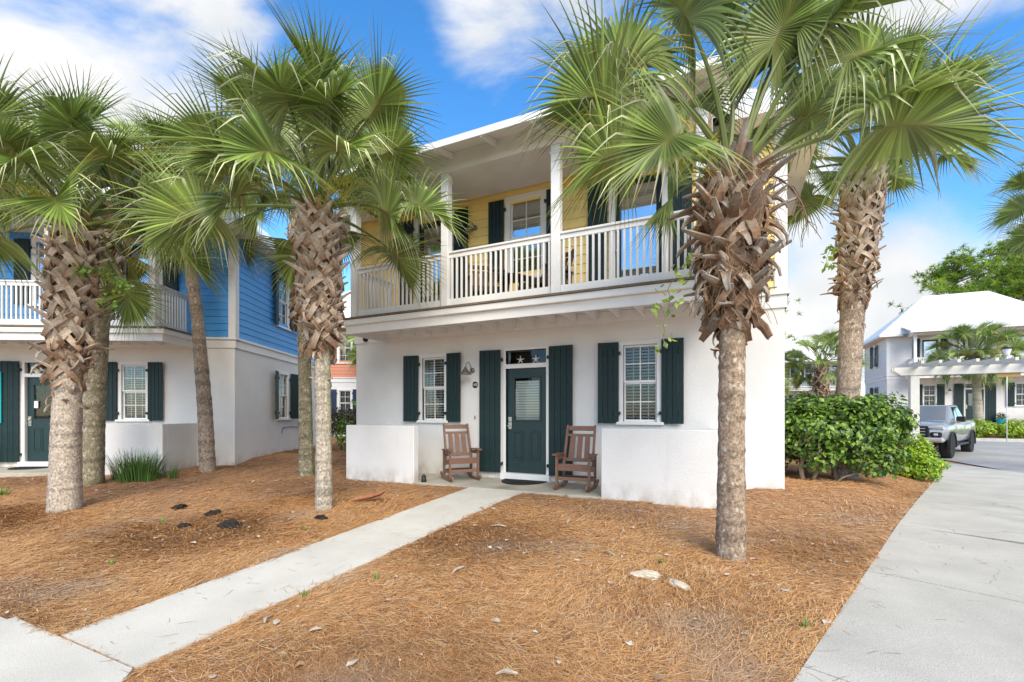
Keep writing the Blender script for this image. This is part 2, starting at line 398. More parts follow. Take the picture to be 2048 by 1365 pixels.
# driveway panels
dw = empty('driveway'); tag(dw, 'grey concrete driveway at the right', kind='structure')
dd = Vector((math.sin(R(20.5)), math.cos(R(20.5)))); dn = Vector((dd.y, -dd.x))
def dpt(s_, q_):
    p = Vector((1.15, 5.1)) + dd * s_ + dn * q_; return (p.x, p.y)
dtop = lambda x, y: float(dz(y)) + .006
s_list = [-9, -6.4, -4.3, -2.2, -.18, 1.85, 3.85, 6.0, 8.2, 10.4, 13.6]
for a, b_ in zip(s_list[:-1], s_list[1:]):
    pl = [dpt(a + .008, 0), dpt(a + .008, 6.5), dpt(b_ - .008, 6.5), dpt(b_ - .008, 0)]
    if a > 1:
        lim = 6.38                                                # the paved street begins here
        q = [(min(x, lim), y) for x, y in pl]
        if max(x for x, y in q) - min(x for x, y in q) < .3: continue
        pl = q
    slab('concrete_slab', pl, m_drive, dtop, parent=dw, thick=.12)
# street of grey cobbles with a kerb
def sheet(name, x0, x1, y0, y1, zf, mat, n=24):
    b = MB(); xs_ = np.linspace(x0, x1, n); ys_ = np.linspace(y0, y1, n)
    vs = [(x, y, float(zf(x, y))) for y in ys_ for x in xs_]
    b.add(vs, [(j * n + i, j * n + i + 1, (j + 1) * n + i + 1, (j + 1) * n + i) for j in range(n - 1) for i in range(n - 1)])
    return b.build(name, mat, fix=False)
o = sheet('street', 6.4, 70, 6, 29.6, lambda x, y: dz(y) - .006, m_paver); tag(o, 'grey cobbled street beyond the driveway', kind='structure')
o = sheet('street', -6, 6.39, 20.2, 29.6, lambda x, y: dz(y) - .006, m_paver); tag(o, 'grey cobbled street behind the hedge', kind='structure')
b = MB()
b.box(-6, 70, 29.6, 29.9, -.3, .12); o = b.build('kerb', m_kerb, bevel=.01); tag(o, 'pale concrete kerb along the far side of the street', kind='structure')

# pine straw: needles lying on the beds
rg = np.random.default_rng(5)
BX, BY, BA = -15.0, 5.30, R(28.4)                              # blue house: middle of its front wall, turn
def to_blue(x, y):
    dx, dy = x - BX, y - BY
    return dx * math.cos(BA) + dy * math.sin(BA), -dx * math.sin(BA) + dy * math.cos(BA)
def bed_mask(x, y, over=0.0):
    e = edge_x(y) + over * rg.exponential(1, len(x))
    ok = x < e
    k = (y > 1.45) & (y < 7) & (x > wl_(y) + over * .3) & (x < wr_(y) - over * .3); ok &= ~k
    ok &= ~((y < 1.43) & (x < np.interp(y, [-3, .5, .95, 1.28, 1.44], [-2.72, -2.72, -2.78, -2.92, -3.05]) - over * .5))
    ok &= ~((x > -7.06) & (x < -.12) & (y > 6.98) & (y < 14)); ok &= ~((x > -7.95) & (x < .78) & (y > 8.2) & (y < 14))
    u, v = to_blue(x, y)
    ok &= ~((abs(u) < 3.5) & (v > -1.23) & (v < 6)); ok &= ~((abs(u) < 4.37) & (v > 0) & (v < 6))
    ok &= ~((u > -1.9) & (u < -.75) & (v < 0) & (v > -6))
    return ok
def scatter(n, x0, x1, y0, y1, over=.03, tmin=.9):
    x = rg.uniform(x0, x1, n); y = rg.uniform(y0, y1, n)
    ok = bed_mask(x, y, over)
    f = -x * math.sin(R(25.35)) + y * math.cos(R(25.35)); r = x * math.cos(R(25.35)) + y * math.sin(R(25.35))
    ok &= (f > tmin) & (abs(r) < 1.35 * f + .8)
    return x[ok], y[ok], f[ok]
def needles():
    V = []; F = []; C = []
    parts = []
    for n, x0, x1, y0, y1 in ((330000, -6.9, 2.4, .3, 6.4), (150000, -16, 5.5, 3.2, 15.5), (52000, -14, -6.0, 1.2, 3.3)):
        p_ = scatter(n, x0, x1, y0, y1, .07)
        if n > 300000:
            keep = rg.random(len(p_[0])) > np.maximum(ss(3.8, 6.4, p_[1]), ss(-5.4, -6.9, p_[0])); p_ = tuple(q[keep] for q in p_)
        parts.append(p_)
    x = np.concatenate([p[0] for p in parts]); y = np.concatenate([p[1] for p in parts]); f = np.concatenate([p[2] for p in parts])
    n = len(x)
    # clumped directions
    a = 1.3 * np.sin(1.7 * x + .6 * y) + 1.1 * np.sin(2.1 * y - .7 * x) + rg.normal(0, .9, n)
    ln = rg.uniform(.075, .17, n); wd = rg.uniform(.0010, .0017, n) * np.clip(f / 2.6, .85, 3.0)
    bend = rg.normal(0, .25, n)
    lift = np.abs(rg.normal(0, .009, n)) + .003
    pts = []
    for t in (-.5, 0, .5):
        aa = a + bend * t * 2
        px = x + np.cos(aa) * ln * t; py = y + np.sin(aa) * ln * t
        pz = gz(px, py) + lift + np.where(t > 0, np.abs(rg.normal(0, .012, n)), .002)
        pts.append((px, py, pz, aa))
    # do not hang over the slabs too high: fine
    vs = np.zeros((n, 6, 3), np.float32)
    for i, (px, py, pz, aa) in enumerate(pts):
        nxv, nyv = -np.sin(aa), np.cos(aa)
        wq = wd * (1.0 if i == 1 else .55)
        vs[:, 2 * i, 0] = px - nxv * wq; vs[:, 2 * i, 1] = py - nyv * wq; vs[:, 2 * i, 2] = pz
        vs[:, 2 * i + 1, 0] = px + nxv * wq; vs[:, 2 * i + 1, 1] = py + nyv * wq; vs[:, 2 * i + 1, 2] = pz + wq * .4
    base = (np.arange(n) * 6)[:, None]
    fs = np.concatenate([base + np.array([0, 2, 3, 1]), base + np.array([2, 4, 5, 3])], 0)
    pal = np.array([(.55, .30, .12), (.63, .38, .17), (.45, .21, .08), (.34, .16, .07), (.58, .42, .26), (.20, .105, .055), (.70, .50, .28)])
    ci = rg.choice(len(pal), n, p=[.28, .18, .19, .12, .11, .08, .04])
    # patches of grey, thin old straw
    g = ss(.45, 1.5, np.sin(1.9 * x + 2) * np.sin(2.4 * y + .5) + .5 * np.sin(5 * x - 3 * y) * np.sin(4.1 * y + 1.3 * x) + .5 * rg.normal(0, .5, n))
    col = pal[ci] * rg.uniform(.9, 1.28, n)[:, None]
    grey = np.array((.52, .43, .35)) * rg.uniform(.6, 1.2, n)[:, None]
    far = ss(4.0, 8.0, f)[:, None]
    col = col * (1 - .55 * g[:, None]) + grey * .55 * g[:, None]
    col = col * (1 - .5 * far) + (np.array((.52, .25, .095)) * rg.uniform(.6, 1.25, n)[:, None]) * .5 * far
    me = bpy.data.meshes.new('pine_straw')
    me.vertices.add(n * 6); me.vertices.foreach_set('co', vs.ravel())
    nf = len(fs); me.loops.add(nf * 4); me.polygons.add(nf)
    me.loops.foreach_set('vertex_index', fs.ravel().astype(np.int32))
    me.polygons.foreach_set('loop_start', np.arange(0, nf * 4, 4, dtype=np.int32)); me.polygons.foreach_set('loop_total', np.full(nf, 4, np.int32))
    ca = me.color_attributes.new('Col', 'FLOAT_COLOR', 'POINT')
    cc = np.ones((n, 6, 4), np.float32); cc[:, :, :3] = col[:, None, :]; ca.data.foreach_set('color', cc.ravel())
    me.materials.append(m_needle); me.update(calc_edges=True)
    return me
tag(obj('pine_straw', needles()), 'loose orange brown pine straw covering the beds', kind='stuff')
def stray():
    b = MB(); rr = random.Random(12)
    for i in range(230):
        k = rr.random()
        if k < .45: y = rr.uniform(1.5, 6.9); x = rr.uniform(wl_(y), wr_(y)); z = top_w(x, y)
        else:
            y = rr.uniform(2.0, 10); x = float(edge_x(y)) + rr.expovariate(2.2); z = float(dz(y)) + .006
        a = rr.uniform(0, 6.28); ln = rr.uniform(.05, .17); w_ = .0017; bd = rr.uniform(-.3, .3)
        p0 = Vector((x, y, z + .003)); p1 = p0 + Vector((math.cos(a), math.sin(a), 0)) * ln / 2; p2 = p1 + Vector((math.cos(a + bd), math.sin(a + bd), .02)) * ln / 2; q = Vector((-math.sin(a), math.cos(a), 0)) * w_
        b.add([p0 - q, p0 + q, p1 + q, p1 - q, p2], [(0, 1, 2, 3), (3, 2, 4)], rr.choice(((.40, .20, .08), (.30, .15, .07), (.5, .3, .14))))
    return b.mesh('stray_needles', m_needle, fix=False)
tag(obj('stray_needles', stray()), 'stray pine needles blown onto the concrete', kind='stuff')
# dry pale flakes in the straw
def flakes():
    b = MB(); rr = random.Random(3)
    x1, y1, f1 = scatter(1500, -6, 2.4, .8, 6, 0); x2, y2, f2 = scatter(2600, -15, 4, 4, 12, 0)
    xx = np.concatenate([x1[:330], x2[:520]]); yy = np.concatenate([y1[:330], y2[:520]])
    for x, y in zip(xx, yy):
        sz = rr.choice((.008, .012, .016, .024, .038)) * rr.uniform(.8, 1.3); a = rr.uniform(0, 6.28); z = G(x, y) + rr.uniform(.015, .032)
        c = rr.choice(((.52, .44, .35), (.44, .35, .27), (.58, .52, .45), (.33, .21, .13), (.48, .38, .30)))
        ca, sa = math.cos(a), math.sin(a); k = rr.uniform(.35, .7); t1, t2 = rr.uniform(.0, .4), rr.uniform(-.3, .4)
        P_ = [(-1, 0, 0), (-.3, -k, t1), (.6, -k * .8, t2), (1, .1, .1), (.4, k, t1), (-.5, k * .7, t2)]
        b.add([(x + sz * (p * ca - q * sa), y + sz * (p * sa + q * ca), z + sz * h) for p, q, h in P_] + [(x, y, z + sz * .12)],
              [(i, (i + 1) % 6, 6) for i in range(6)], c)
    return b.mesh('leaf_litter', m_flake, fix=False)
tag(obj('leaf_litter', flakes()), 'pale dry leaf flakes lying in the straw', kind='stuff')

# ---------------------------------------------------------------- houses
HW, HD = 4.365, 5.4
Z1, ZD, ZT = 2.95, 3.24, 6.0        # top of stucco, deck, top of siding
DHX, DPY = 3.46, 1.22               # half width and depth of the balcony

def grid_wall(u0, u1, z0, z1, holes, d0, d1):
    us = sorted({u0, u1} | {max(u0, min(u1, h[i])) for h in holes for i in (0, 1)})
    zs = sorted({z0, z1} | {max(z0, min(z1, h[i])) for h in holes for i in (2, 3)})
    b = MB()
    solid = {}
    for i in range(len(us) - 1):
        for j in range(len(zs) - 1):
            cu, cz = (us[i] + us[i + 1]) / 2, (zs[j] + zs[j + 1]) / 2
            solid[i, j] = not any(h[0] < cu < h[1] and h[2] < cz < h[3] for h in holes)
    for (i, j), s_ in solid.items():
        if not s_: continue
        a, b2, c, d = us[i], us[i + 1], zs[j], zs[j + 1]
        b.add([(a, d0, c), (b2, d0, c), (b2, d0, d), (a, d0, d)], [(0, 1, 2, 3)])
        b.add([(a, d1, c), (b2, d1, c), (b2, d1, d), (a, d1, d)], [(3, 2, 1, 0)])
        for (di, dj, q) in ((-1, 0, [(a, d0, c), (a, d0, d), (a, d1, d), (a, d1, c)]), (1, 0, [(b2, d0, d), (b2, d0, c), (b2, d1, c), (b2, d1, d)]),
                            (0, -1, [(b2, d0, c), (a, d0, c), (a, d1, c), (b2, d1, c)]), (0, 1, [(a, d0, d), (b2, d0, d), (b2, d1, d), (a, d1, d)])):
            if not solid.get((i + di, j + dj), False): b.add(q, [(0, 1, 2, 3)])
    return b

def window(root, M_, u, z0, z1, wd, P_, glass=None, cased=.07, blind=True, sub=True):
    loc, rz = M_
    h = wd / 2; b = MB(); c = cased
    b.box(u - h - c, u - h, -.025, .06, z0, z1 + c); b.box(u + h, u + h + c, -.025, .06, z0, z1 + c); b.box(u - h, u + h, -.025, .06, z1, z1 + c)
    f = b.build('window', m_trim, root, loc, rz)
    zm = (z0 + z1) / 2
    s_ = MB().box(u - h - c - .05, u + h + c + .05, -.07, .05, z0 - .055, z0 - .001).build('sill', m_trim, f, bevel=.004)
    for nm, a, d, y in (('sash', zm + .015, z1 - .002, .02), ('sash', z0 + .002, zm + .02, .048)):
        q = MB(); t = .035
        q.box(u - h + .002, u - h + t, y, y + .025, a, d); q.box(u + h - t, u + h - .002, y, y + .025, a, d)
        q.box(u - h + t, u + h - t, y, y + .025, a, a + t); q.box(u - h + t, u + h - t, y, y + .025, d - t, d)
        q.box(u - .009, u + .009, y + .004, y + .021, a + t, d - t)
        q.box(u - h + t, u - .009, y + .004, y + .021, (a + d) / 2 - .009, (a + d) / 2 + .009); q.box(u + .009, u + h - t, y + .004, y + .021, (a + d) / 2 - .009, (a + d) / 2 + .009)
        q.build('sash', m_trim, f)
        MB().box(u - h + t - .003, u + h - t + .003, y + .010, y + .015, a + t - .003, d - t + .003).build('pane', glass or m_glass, f)
    if blind:
        q = MB(); n = int((z1 - z0) / .056)
        for i in range(n):
            z = z0 + .02 + i * .056
            q.strip([(u - h + .03, .115, z), (u + h - .03, .115, z)], .050, .003, (0, .86, -.5))
        q.box(u - h * .45 - .006, u - h * .45 + .006, .09, .093, z0 + .02, z1); q.box(u + h * .45 - .006, u + h * .45 + .006, .09, .093, z0 + .02, z1)
        o_ = q.build('blind', m_blind, f); o_['kind'] = 'stuff'
    return f

def shutter(root, M_, u0, u1, z0, z1, hinge, mat, n=4, open_=.10):
    """board shutter standing a little off the wall; hinge = -1: hinges at its left edge, +1: right edge"""
    loc, rz = M_; wd = u1 - u0
    def mk():
        c_ = wd / 2
        return grid_wall(.02, wd - .02, z0 + .12, z1 - .14, [(.0, c_ - .03, z0 + .24, z1 - .26), (c_ + .03, wd, z0 + .24, z1 - .26)], .012, .03).mesh('shutter', mat)
    ux = u0 if hinge < 0 else u1
    Mx = Matrix.Translation(loc) @ Matrix.Rotation(rz, 4, 'Z') @ Matrix.Translation((ux, -.055, 0))
    Mx = Mx @ Matrix.Rotation(-open_ if hinge < 0 else open_, 4, 'Z') @ Matrix.Translation((0 if hinge < 0 else -wd, 0, 0))
    o = obj('shutter', cached(('sh', round(wd, 3), z0, z1, mat.name), mk), root); o.matrix_local = Mx
    pw = wd / n
    for i in range(n):
        pm = cached(('pl', round(pw, 3), z0, z1, mat.name), lambda: MB().box(.002, pw - .003, -.012, .0115, z0, z1).mesh('plank', mat, bevel=.0035))
        obj('plank', pm, o, (i * pw, 0, 0))
    for z in (z0 + .18, z1 - .2):
        x = -.035 if hinge < 0 else wd - .015
        MB().box(x, x + .05, -.022, -.004, z - .018, z + .018).box(x + (.0 if hinge < 0 else .035), x + (.015 if hinge < 0 else .05), -.03, .05, z - .03, z + .03).build('hinge', m_iron, o)
    return o

def rail_run(root, a, b_, detail, name='railing'):
    """railing between two points of the balcony (house coordinates)"""
    a = Vector(a); b_ = Vector(b_); ln = (b_ - a).length; ang = math.atan2(b_.y - a.y, b_.x - a.x)
    r = MB(); r.box(0, ln, -.045, .045, 4.20, 4.235); r.box(0.002, ln - .002, -.02, .02, 4.12, 4.198); 
    o = r.build(name, m_trim, root, (a.x, a.y, 0), ang, bevel=.004)
    MB().box(0.002, ln - .002, -.02, .02, 3.262, 3.385).build('bottom_rail', m_trim, o, bevel=.004)
    n = max(2, round(ln / .098)); me_ = cached('bal', lambda: MB().box(-.017, .017, -.017, .017, 3.386, 4.119).mesh('baluster', m_trim, bevel=.003))
    if detail:
        for i in range(n): obj('baluster', me_, o, (ln * (i + .5) / n, 0, 0))
    else:
        q = MB()
        for i in range(n): x = ln * (i + .5) / n; q.box(x - .017, x + .017, -.017, .017, 3.386, 4.119)
        s_ = q.build('baluster', m_trim, o); s_['kind'] = 'stuff'
    return o

def barn_light(root, M_, u, z):
    loc, rz = M_
    b = MB(); b.lathe([(.055, 0), (.055, .02), (.02, .03)], 14); b.xf(Matrix.Translation((u, -.0, z)) @ Matrix.Rotation(R(90), 4, 'X'))
    k = len(b.v)
    b.tube([(u, -.03, z), (u, -.08, z + .10), (u - .01, -.15, z + .16), (u - .02, -.22, z + .13), (u - .025, -.24, z + .05)], .009, 8)
    o = b.build('wall_lamp', m_pewter, root, loc, rz, smooth=True)
    q = MB(); q.lathe([(.022, .06), (.03, .03), (.06, -.02), (.11, -.075), (.125, -.095), (.118, -.095), (.055, -.02), (.02, .02)], 20, (u - .025, -.24, z))
    q.build('lamp_shade', m_pewter, o, smooth=True)
    return o

def text(name, body, size, loc, rot, mat, parent, ext=.002):
    c = bpy.data.curves.new(name, 'FONT'); c.body = body; c.size = size; c.extrude = ext; c.align_x = 'CENTER'; c.align_y = 'CENTER'
    c.materials.append(mat)
    tmp = bpy.data.objects.new('tmp', c); COL.objects.link(tmp); bpy.context.view_layer.update()
    me_ = bpy.data.meshes.new_from_object(tmp.evaluated_get(bpy.context.evaluated_depsgraph_get())); bpy.data.objects.remove(tmp)
    o = bpy.data.objects.new(name, me_); COL.objects.link(o); o.location = loc; o.rotation_euler = rot; o.parent = parent
    return o

def upper_door(root, M_, u, P_):
    loc, rz = M_; h = .40; z0, z1 = ZD + .03, 5.50
    b = MB(); c = .11
    b.box(u - h - c, u - h, -.045, .06, z0, z1); b.box(u + h, u + h + c, -.045, .06, z0, z1); b.box(u - h - c, u + h + c, -.045, .06, z1, z1 + .13)
    f = b.build('door_frame', m_trim, root, loc, rz, bevel=.004)
    q = MB(); t = .10
    q.box(u - h + .004, u - h + t, .015, .055, z0 + .02, z1 - .004); q.box(u + h - t, u + h - .004, .015, .055, z0 + .02, z1 - .004)
    q.box(u - h + t, u + h - t, .015, .055, z0 + .02, z0 + .24); q.box(u - h + t, u + h - t, .015, .055, z1 - .15, z1 - .004)
    d = q.build('balcony_door', m_shutter, root, loc, rz, bevel=.004)
    MB().box(u - h + t - .004, u + h - t + .004, .03, .036, z0 + .236, z1 - .146).build('pane', m_mirror, d)
    q = MB()
    for i in range(42):
        z = z0 + .27 + i * .045
        if z < z1 - .17: q.strip([(u - h + t, .08, z), (u + h - t, .08, z)], .04, .003, (0, .6, -.8))
    o_ = q.build('blind', m_blind, d); o_['kind'] = 'stuff'
    q = MB(); q.lathe([(.012, 0), (.012, .04), (.028, .045), (.03, .06), (.02, .075)], 12); q.xf(Matrix.Translation((u - h + .05, .016, z0 + .95)) @ Matrix.Rotation(R(90), 4, 'X'))
    q.build('handle', m_nickel, d, smooth=True)

def front_door(root, M_, u, P_, lock_old=True):
    loc, rz = M_; h = .43; z0, z1, zt = .17, 2.20, 2.56
    b = MB(); c = .055
    b.box(u - h - c, u - h, -.02, .10, z0 - .03, zt); b.box(u + h, u + h + c, -.02, .10, z0 - .03, zt); b.box(u - h - c, u + h + c, -.02, .10, zt, zt + .05)
    b.box(u - h, u + h, -.025, .10, z1 + .005, z1 + .09)
    f = b.build('door_frame', m_trim, root, loc, rz, bevel=.003)
    MB().box(u - h, u + h, .05, .056, z1 + .09, zt).build('transom_pane', m_glass, f)
    MB().box(u - h - .09, u + h + .09, -.10, .12, .0, z0 - .032).build('threshold', m_trim, root, loc, rz, bevel=.006)
    q = MB(); y = .055
    gx0, gx1, gz0, gz1 = u - .27, u + .27, z0 + 1.02, z1 - .19
    gw = grid_wall(u - h + .003, u + h - .003, z0 - .02, z1, [(gx0, gx1, gz0, gz1)], y, y + .045)
    d = gw.build('front_door', m_door, root, loc, rz)
    q = MB()
    for (a, b_, c_, e) in ((gx0 - .035, gx1 + .035, gz0 - .035, gz0), (gx0 - .035, gx1 + .035, gz1, gz1 + .035), (gx0 - .035, gx0, gz0, gz1), (gx1, gx1 + .035, gz0, gz1)):
        q.box(a, b_, y - .014, y + .002, c_, e)
    q.build('glazing_frame', m_door, d, bevel=.003)
    MB().box(gx0, gx1, y + .012, y + .017, gz0, gz1).build('pane', m_glass, d)
    q = MB()
    n = int((gz1 - gz0) / .052)
    for i in range(n):
        z = gz0 + .02 + i * .052; q.strip([(gx0 + .006, y + .06, z), (gx1 - .006, y + .06, z)], .047, .003, (0, .35, -.94))
    o_ = q.build('blind', m_blind, d); o_['kind'] = 'stuff'
    for x0, x1 in ((u - .29, u - .065), (u + .065, u + .29)):                  # raised lower panels
        q = MB(); a, e = z0 + .22, z0 + .80
        for (p, r_, s_, t_) in ((x0, x1, a, a + .03), (x0, x1, e - .03, e), (x0, x0 + .03, a + .03, e - .03), (x1 - .03, x1, a + .03, e - .03)): q.box(p, r_, y - .012, y + .002, s_, t_)
        q.box(x0 + .05, x1 - .05, y - .008, y + .002, a + .05, e - .05)
        q.build('door_panel', m_door, d, bevel=.004)
    q = MB(); q.box(u - h + .03, u - h + .105, y - .02, y, z0 + .83, z0 + 1.08)
    lk = q.build('lock_plate', m_nickel, d, bevel=.006)
    q = MB(); q.lathe([(.03, 0), (.03, .025), (.012, .03)], 14); q.xf(Matrix.Translation((u - h + .067, y - .02, z0 + 1.0)) @ Matrix.Rotation(R(90), 4, 'X'))
    q.tube([(u - h + .067, y - .02, z0 + .90), (u - h + .067, y - .07, z0 + .90), (u - h + .02, y - .075, z0 + .90)], .011, 8)
    q.build('handle', m_nickel, d, smooth=True)
    return f

def ornament_star(parent, x, y, z, s_):
    b = MB()
    for k in range(5):
        a = R(90 + 72 * k); b.tube([(x, y, z), (x + s_ * math.cos(a), y, z + s_ * math.sin(a))], [s_ * .22, s_ * .05], 6)
    return b.build('starfish_ornament', m_shell, parent)

def house(label, loc, rz, siding_mat, sh_mat, detail=2, door_u=0.0, win=(-2.17, 2.18), cat='house', roof_mat=None, group=None):
    root = empty('house', loc, rz); tag(root, label, cat, group)
    SIDES = {'front': ((0, 0, 0), 0, HW), 'right': ((HW, HD / 2, 0), R(90), HD / 2), 'back': ((0, HD, 0), R(180), HW), 'left': ((-HW, HD / 2, 0), R(-90), HD / 2)}
    WZ0, WZ1 = 1.17, 2.52
    low = {'front': [(win[0] - .29, win[0] + .29, WZ0, WZ1), (win[1] - .29, win[1] + .29, WZ0, WZ1), (door_u - .43, door_u + .43, .0, 2.56)],
           'right': [(-.30, .30, WZ0, WZ1)], 'left': [(-.30, .30, WZ0, WZ1)], 'back': [(-2.47, -1.87, WZ0, WZ1), (1.87, 2.47, WZ0, WZ1)]}
    UZ0, UZ1 = 3.98, 5.50
    up = {'front': [(-2.55, -1.75, ZD + .03, UZ1), (-.33, .33, UZ0, UZ1), (1.75, 2.55, ZD + .03, UZ1)], 'right': [(-.32, .32, UZ0, UZ1)], 'left': [(-.32, .32, UZ0, UZ1)],
          'back': [(-2.5, -1.86, UZ0, UZ1), (1.86, 2.5, UZ0, UZ1)]}
    for sname, (o_, a, hw) in SIDES.items():
        inset = 0 if sname in ('front', 'back') else .2
        grid_wall(-hw + inset, hw - inset, -.5, Z1, low[sname], 0, .2).build('wall', m_stucco, root, o_, a)
        grid_wall(-hw + .012 + inset, hw - .012 - inset, Z1 + .25, ZT, up[sname], .012, .2).build('wall', siding_mat, root, o_, a)
        # band between the storeys
        e = .03 if sname in ('front', 'back') else -.001
        b = MB(); b.box(-hw - e, hw + e, -.03, .15, Z1, Z1 + .20); e2 = .065 if e > 0 else -.001
        b.box(-hw - e2, hw + e2, -.065, .15, Z1 + .203, Z1 + .262)
        b.build('trim_band', m_trim, root, o_, a, bevel=.004)
        # lap siding
        zb = Z1 + .268; ex = .172; n = int((ZT - .02 - zb) / ex) + 1
        joined = MB()
        for i in range(n):
            z0 = zb + i * ex; z1 = min(z0 + ex + .012, ZT)
            segs = [(-hw + .001, hw - .001)]
            for h in up[sname]:
                lo_, hi_ = h[0] - .06, h[1] + .06
                if h[2] - .03 < z0 + .02 and z1 - .02 < h[3] + .06:
                    segs = [s2 for s1 in segs for s2 in ([(s1[0], min(s1[1], lo_)), (max(s1[0], hi_), s1[1])]) if s2[1] - s2[0] > .02]
            for (a0, a1) in segs:
                ln = a1 - a0
                def mk(ln=ln, hh=z1 - z0):
                    return MB().add([(0, -.024, 0), (ln, -.024, 0), (ln, -.006, hh), (0, -.006, hh), (0, .01, 0), (ln, .01, 0), (ln, .01, hh), (0, .01, hh)],
                                    [(0, 1, 2, 3), (5, 4, 7, 6), (1, 0, 4, 5), (3, 2, 6, 7), (0, 3, 7, 4), (2, 1, 5, 6)])
                if detail >= 2 and sname in ('front', 'right'):
                    m_ = cached(('sb', round(ln, 3), round(z1 - z0, 3), siding_mat.name), lambda: mk().mesh('siding_board', siding_mat))
                    p = Matrix.Translation(o_) @ Matrix.Rotation(a, 4, 'Z') @ Vector((a0, 0, z0))
                    obj('siding_board', m_, root, p, a)
                else:
                    t = mk(); t.xf(Matrix.Translation((a0, 0, z0))); joined.add(t.v, t.f)
        if joined.v: j = joined.build('siding_board', siding_mat, root, o_, a); j['kind'] = 'stuff'
        # corner boards and frieze
        cb = MB(); e = .034 if sname in ('front', 'back') else -.0005
        for c0, c1 in ((-hw - e, -hw + .14), (hw - .14, hw + e)): MB().box(c0, c1, -.034, .03, Z1 + .266, ZT - .22).build('corner_board', m_trim, root, o_, a, bevel=.003)
        MB().box(-hw - e, hw + e, -.036, .03, ZT - .217, ZT).build('frieze_board', m_trim, root, o_, a, bevel=.003)
        MB().box(-hw + .22, hw - .22, .45, .47, -.3, ZT).build('room_darkness_sheet', m_dark, root, o_, a)  # near-black sheet behind the openings; its colour paints the unlit rooms' darkness
    # floor plates inside so that no light falls through
    MB().box(-HW + .19, HW - .19, .19, HD - .19, Z1 - .05, Z1 + .2).build('floor_plate', m_dark, root)
    F = SIDES['front']; MF = (F[0], F[1]); MR = (SIDES['right'][0], SIDES['right'][1]); ML = (SIDES['left'][0], SIDES['left'][1])
    # windows and shutters
    for u in win:
        window(root, MF, u, WZ0, WZ1, .58, None)
        shutter(root, MF, u - .36 - .37, u - .365, WZ0 - .03, WZ1 + .06, 1, sh_mat, open_=.14 if u < 0 else .10); shutter(root, MF, u + .365, u + .36 + .37, WZ0 - .03, WZ1 + .06, -1, sh_mat, open_=.07)
    front_door(root, MF, door_u, None)
    shutter(root, MF, door_u - .52 - .47, door_u - .525, .14, 2.585, 1, sh_mat, open_=.07); shutter(root, MF, door_u + .50, door_u + .50 + .48, .14, 2.585, -1, sh_mat, open_=.05)
    for u in (-2.15, 2.15):
        upper_door(root, MF, u, None)
        shutter(root, MF, u - .53 - .36, u - .53, ZD + .08, 5.56, 1, sh_mat, open_=.05); shutter(root, MF, u + .53, u + .53 + .36, ZD + .08, 5.56, -1, sh_mat, open_=.05)
    window(root, MF, 0, UZ0, UZ1, .66, None, glass=m_mirror if detail >= 2 else None, cased=.11)
    shutter(root, MF, -.45 - .34, -.45, UZ0 - .02, 5.56, 1, sh_mat, open_=.05); shutter(root, MF, .45, .45 + .30, UZ0 - .02, 5.56, -1, sh_mat, open_=.05)
    for MS in (MR, ML):
        for a_, b_, w_ in ((WZ0, WZ1, .60), (UZ0, UZ1, .64)):
            window(root, MS, 0, a_, b_, w_, None, cased=.10)
            shutter(root, MS, -.42 - .36, -.42, a_ - .02, b_ + .06, 1, sh_mat, open_=.22); shutter(root, MS, .42, .42 + .36, a_ - .02, b_ + .06, -1, sh_mat, open_=.3)
    # porch slab and low walls
    MB().box(-DHX, DHX, -DPY, -.001, -.25, .02).build('porch_slab', m_conc, root, bevel=.008)
    for sgn in (-1, 1):
        b = MB(); x0, x1 = (DHX - 1.66, DHX) if sgn > 0 else (-DHX, -DHX + 1.70)
        b.box(x0, x1, -DPY - .004, -DPY + .15, -.4, 1.08)
        b.build('porch_wall', m_stucco, root, bevel=.012)
        xa, xb = (DHX - .15, DHX) if sgn > 0 else (-DHX, -DHX + .15)
        MB().box(xa, xb, -DPY + .151, -.001, -.4, 1.078).build('porch_wall', m_stucco, root, bevel=.006)
    # balcony deck
    n = 8
    db = MB()
    for i in range(n):
        y0 = -DPY - .09 + i * (DPY + .08) / n; db.box(-DHX - .09, DHX + .09, y0 + .003, y0 + (DPY + .08) / n - .003, 3.205, 3.24)
    d = db.build('deck_board', m_deckwood, root); d['kind'] = 'stuff'
    b = MB(); b.box(-DHX - .065, DHX + .065, -DPY - .065, -DPY + .02, 3.09, 3.20); b.box(-DHX - .065, -DHX + .02, -DPY + .02, -.068, 3.09, 3.20); b.box(DHX - .02, DHX + .065, -DPY + .02, -.068, 3.09, 3.20)
    b.build('balcony_crown_trim', m_trim, root, bevel=.006)
    b = MB(); b.box(-DHX, DHX, -DPY, -DPY + .04, 2.925, 3.088); b.box(-DHX, -DHX + .04, -DPY + .04, -.032, 2.925, 3.088); b.box(DHX - .04, DHX, -DPY + .04, -.032, 2.925, 3.088)
    b.build('balcony_fascia', m_trim, root, bevel=.004)
    jm = cached('joist', lambda: MB().box(-.02, .02, -DPY + .041, -.033, 3.0, 3.17).mesh('joist', m_soffit, bevel=.003))
    nj = 17
    if detail >= 2:
        for i in range(1, nj): obj('joist', jm, root, (-DHX + 2 * DHX * i / nj, 0, 0))
    MB().box(-DHX + .03, DHX - .03, -DPY + .045, -.034, 3.172, 3.20).build('deck_soffit', m_soffit, root)
    # posts, rails, beam
    for x in (-3.24, -1.06, 1.06, 3.24):
        b = MB(); b.box(x - .075, x + .075, -DPY - .03, -DPY + .12, 3.243, 5.64); b.box(x - .09, x + .09, -DPY - .045, -DPY + .135, 5.50, 5.54)
        b.build('balcony_post', m_trim, root, bevel=.006)
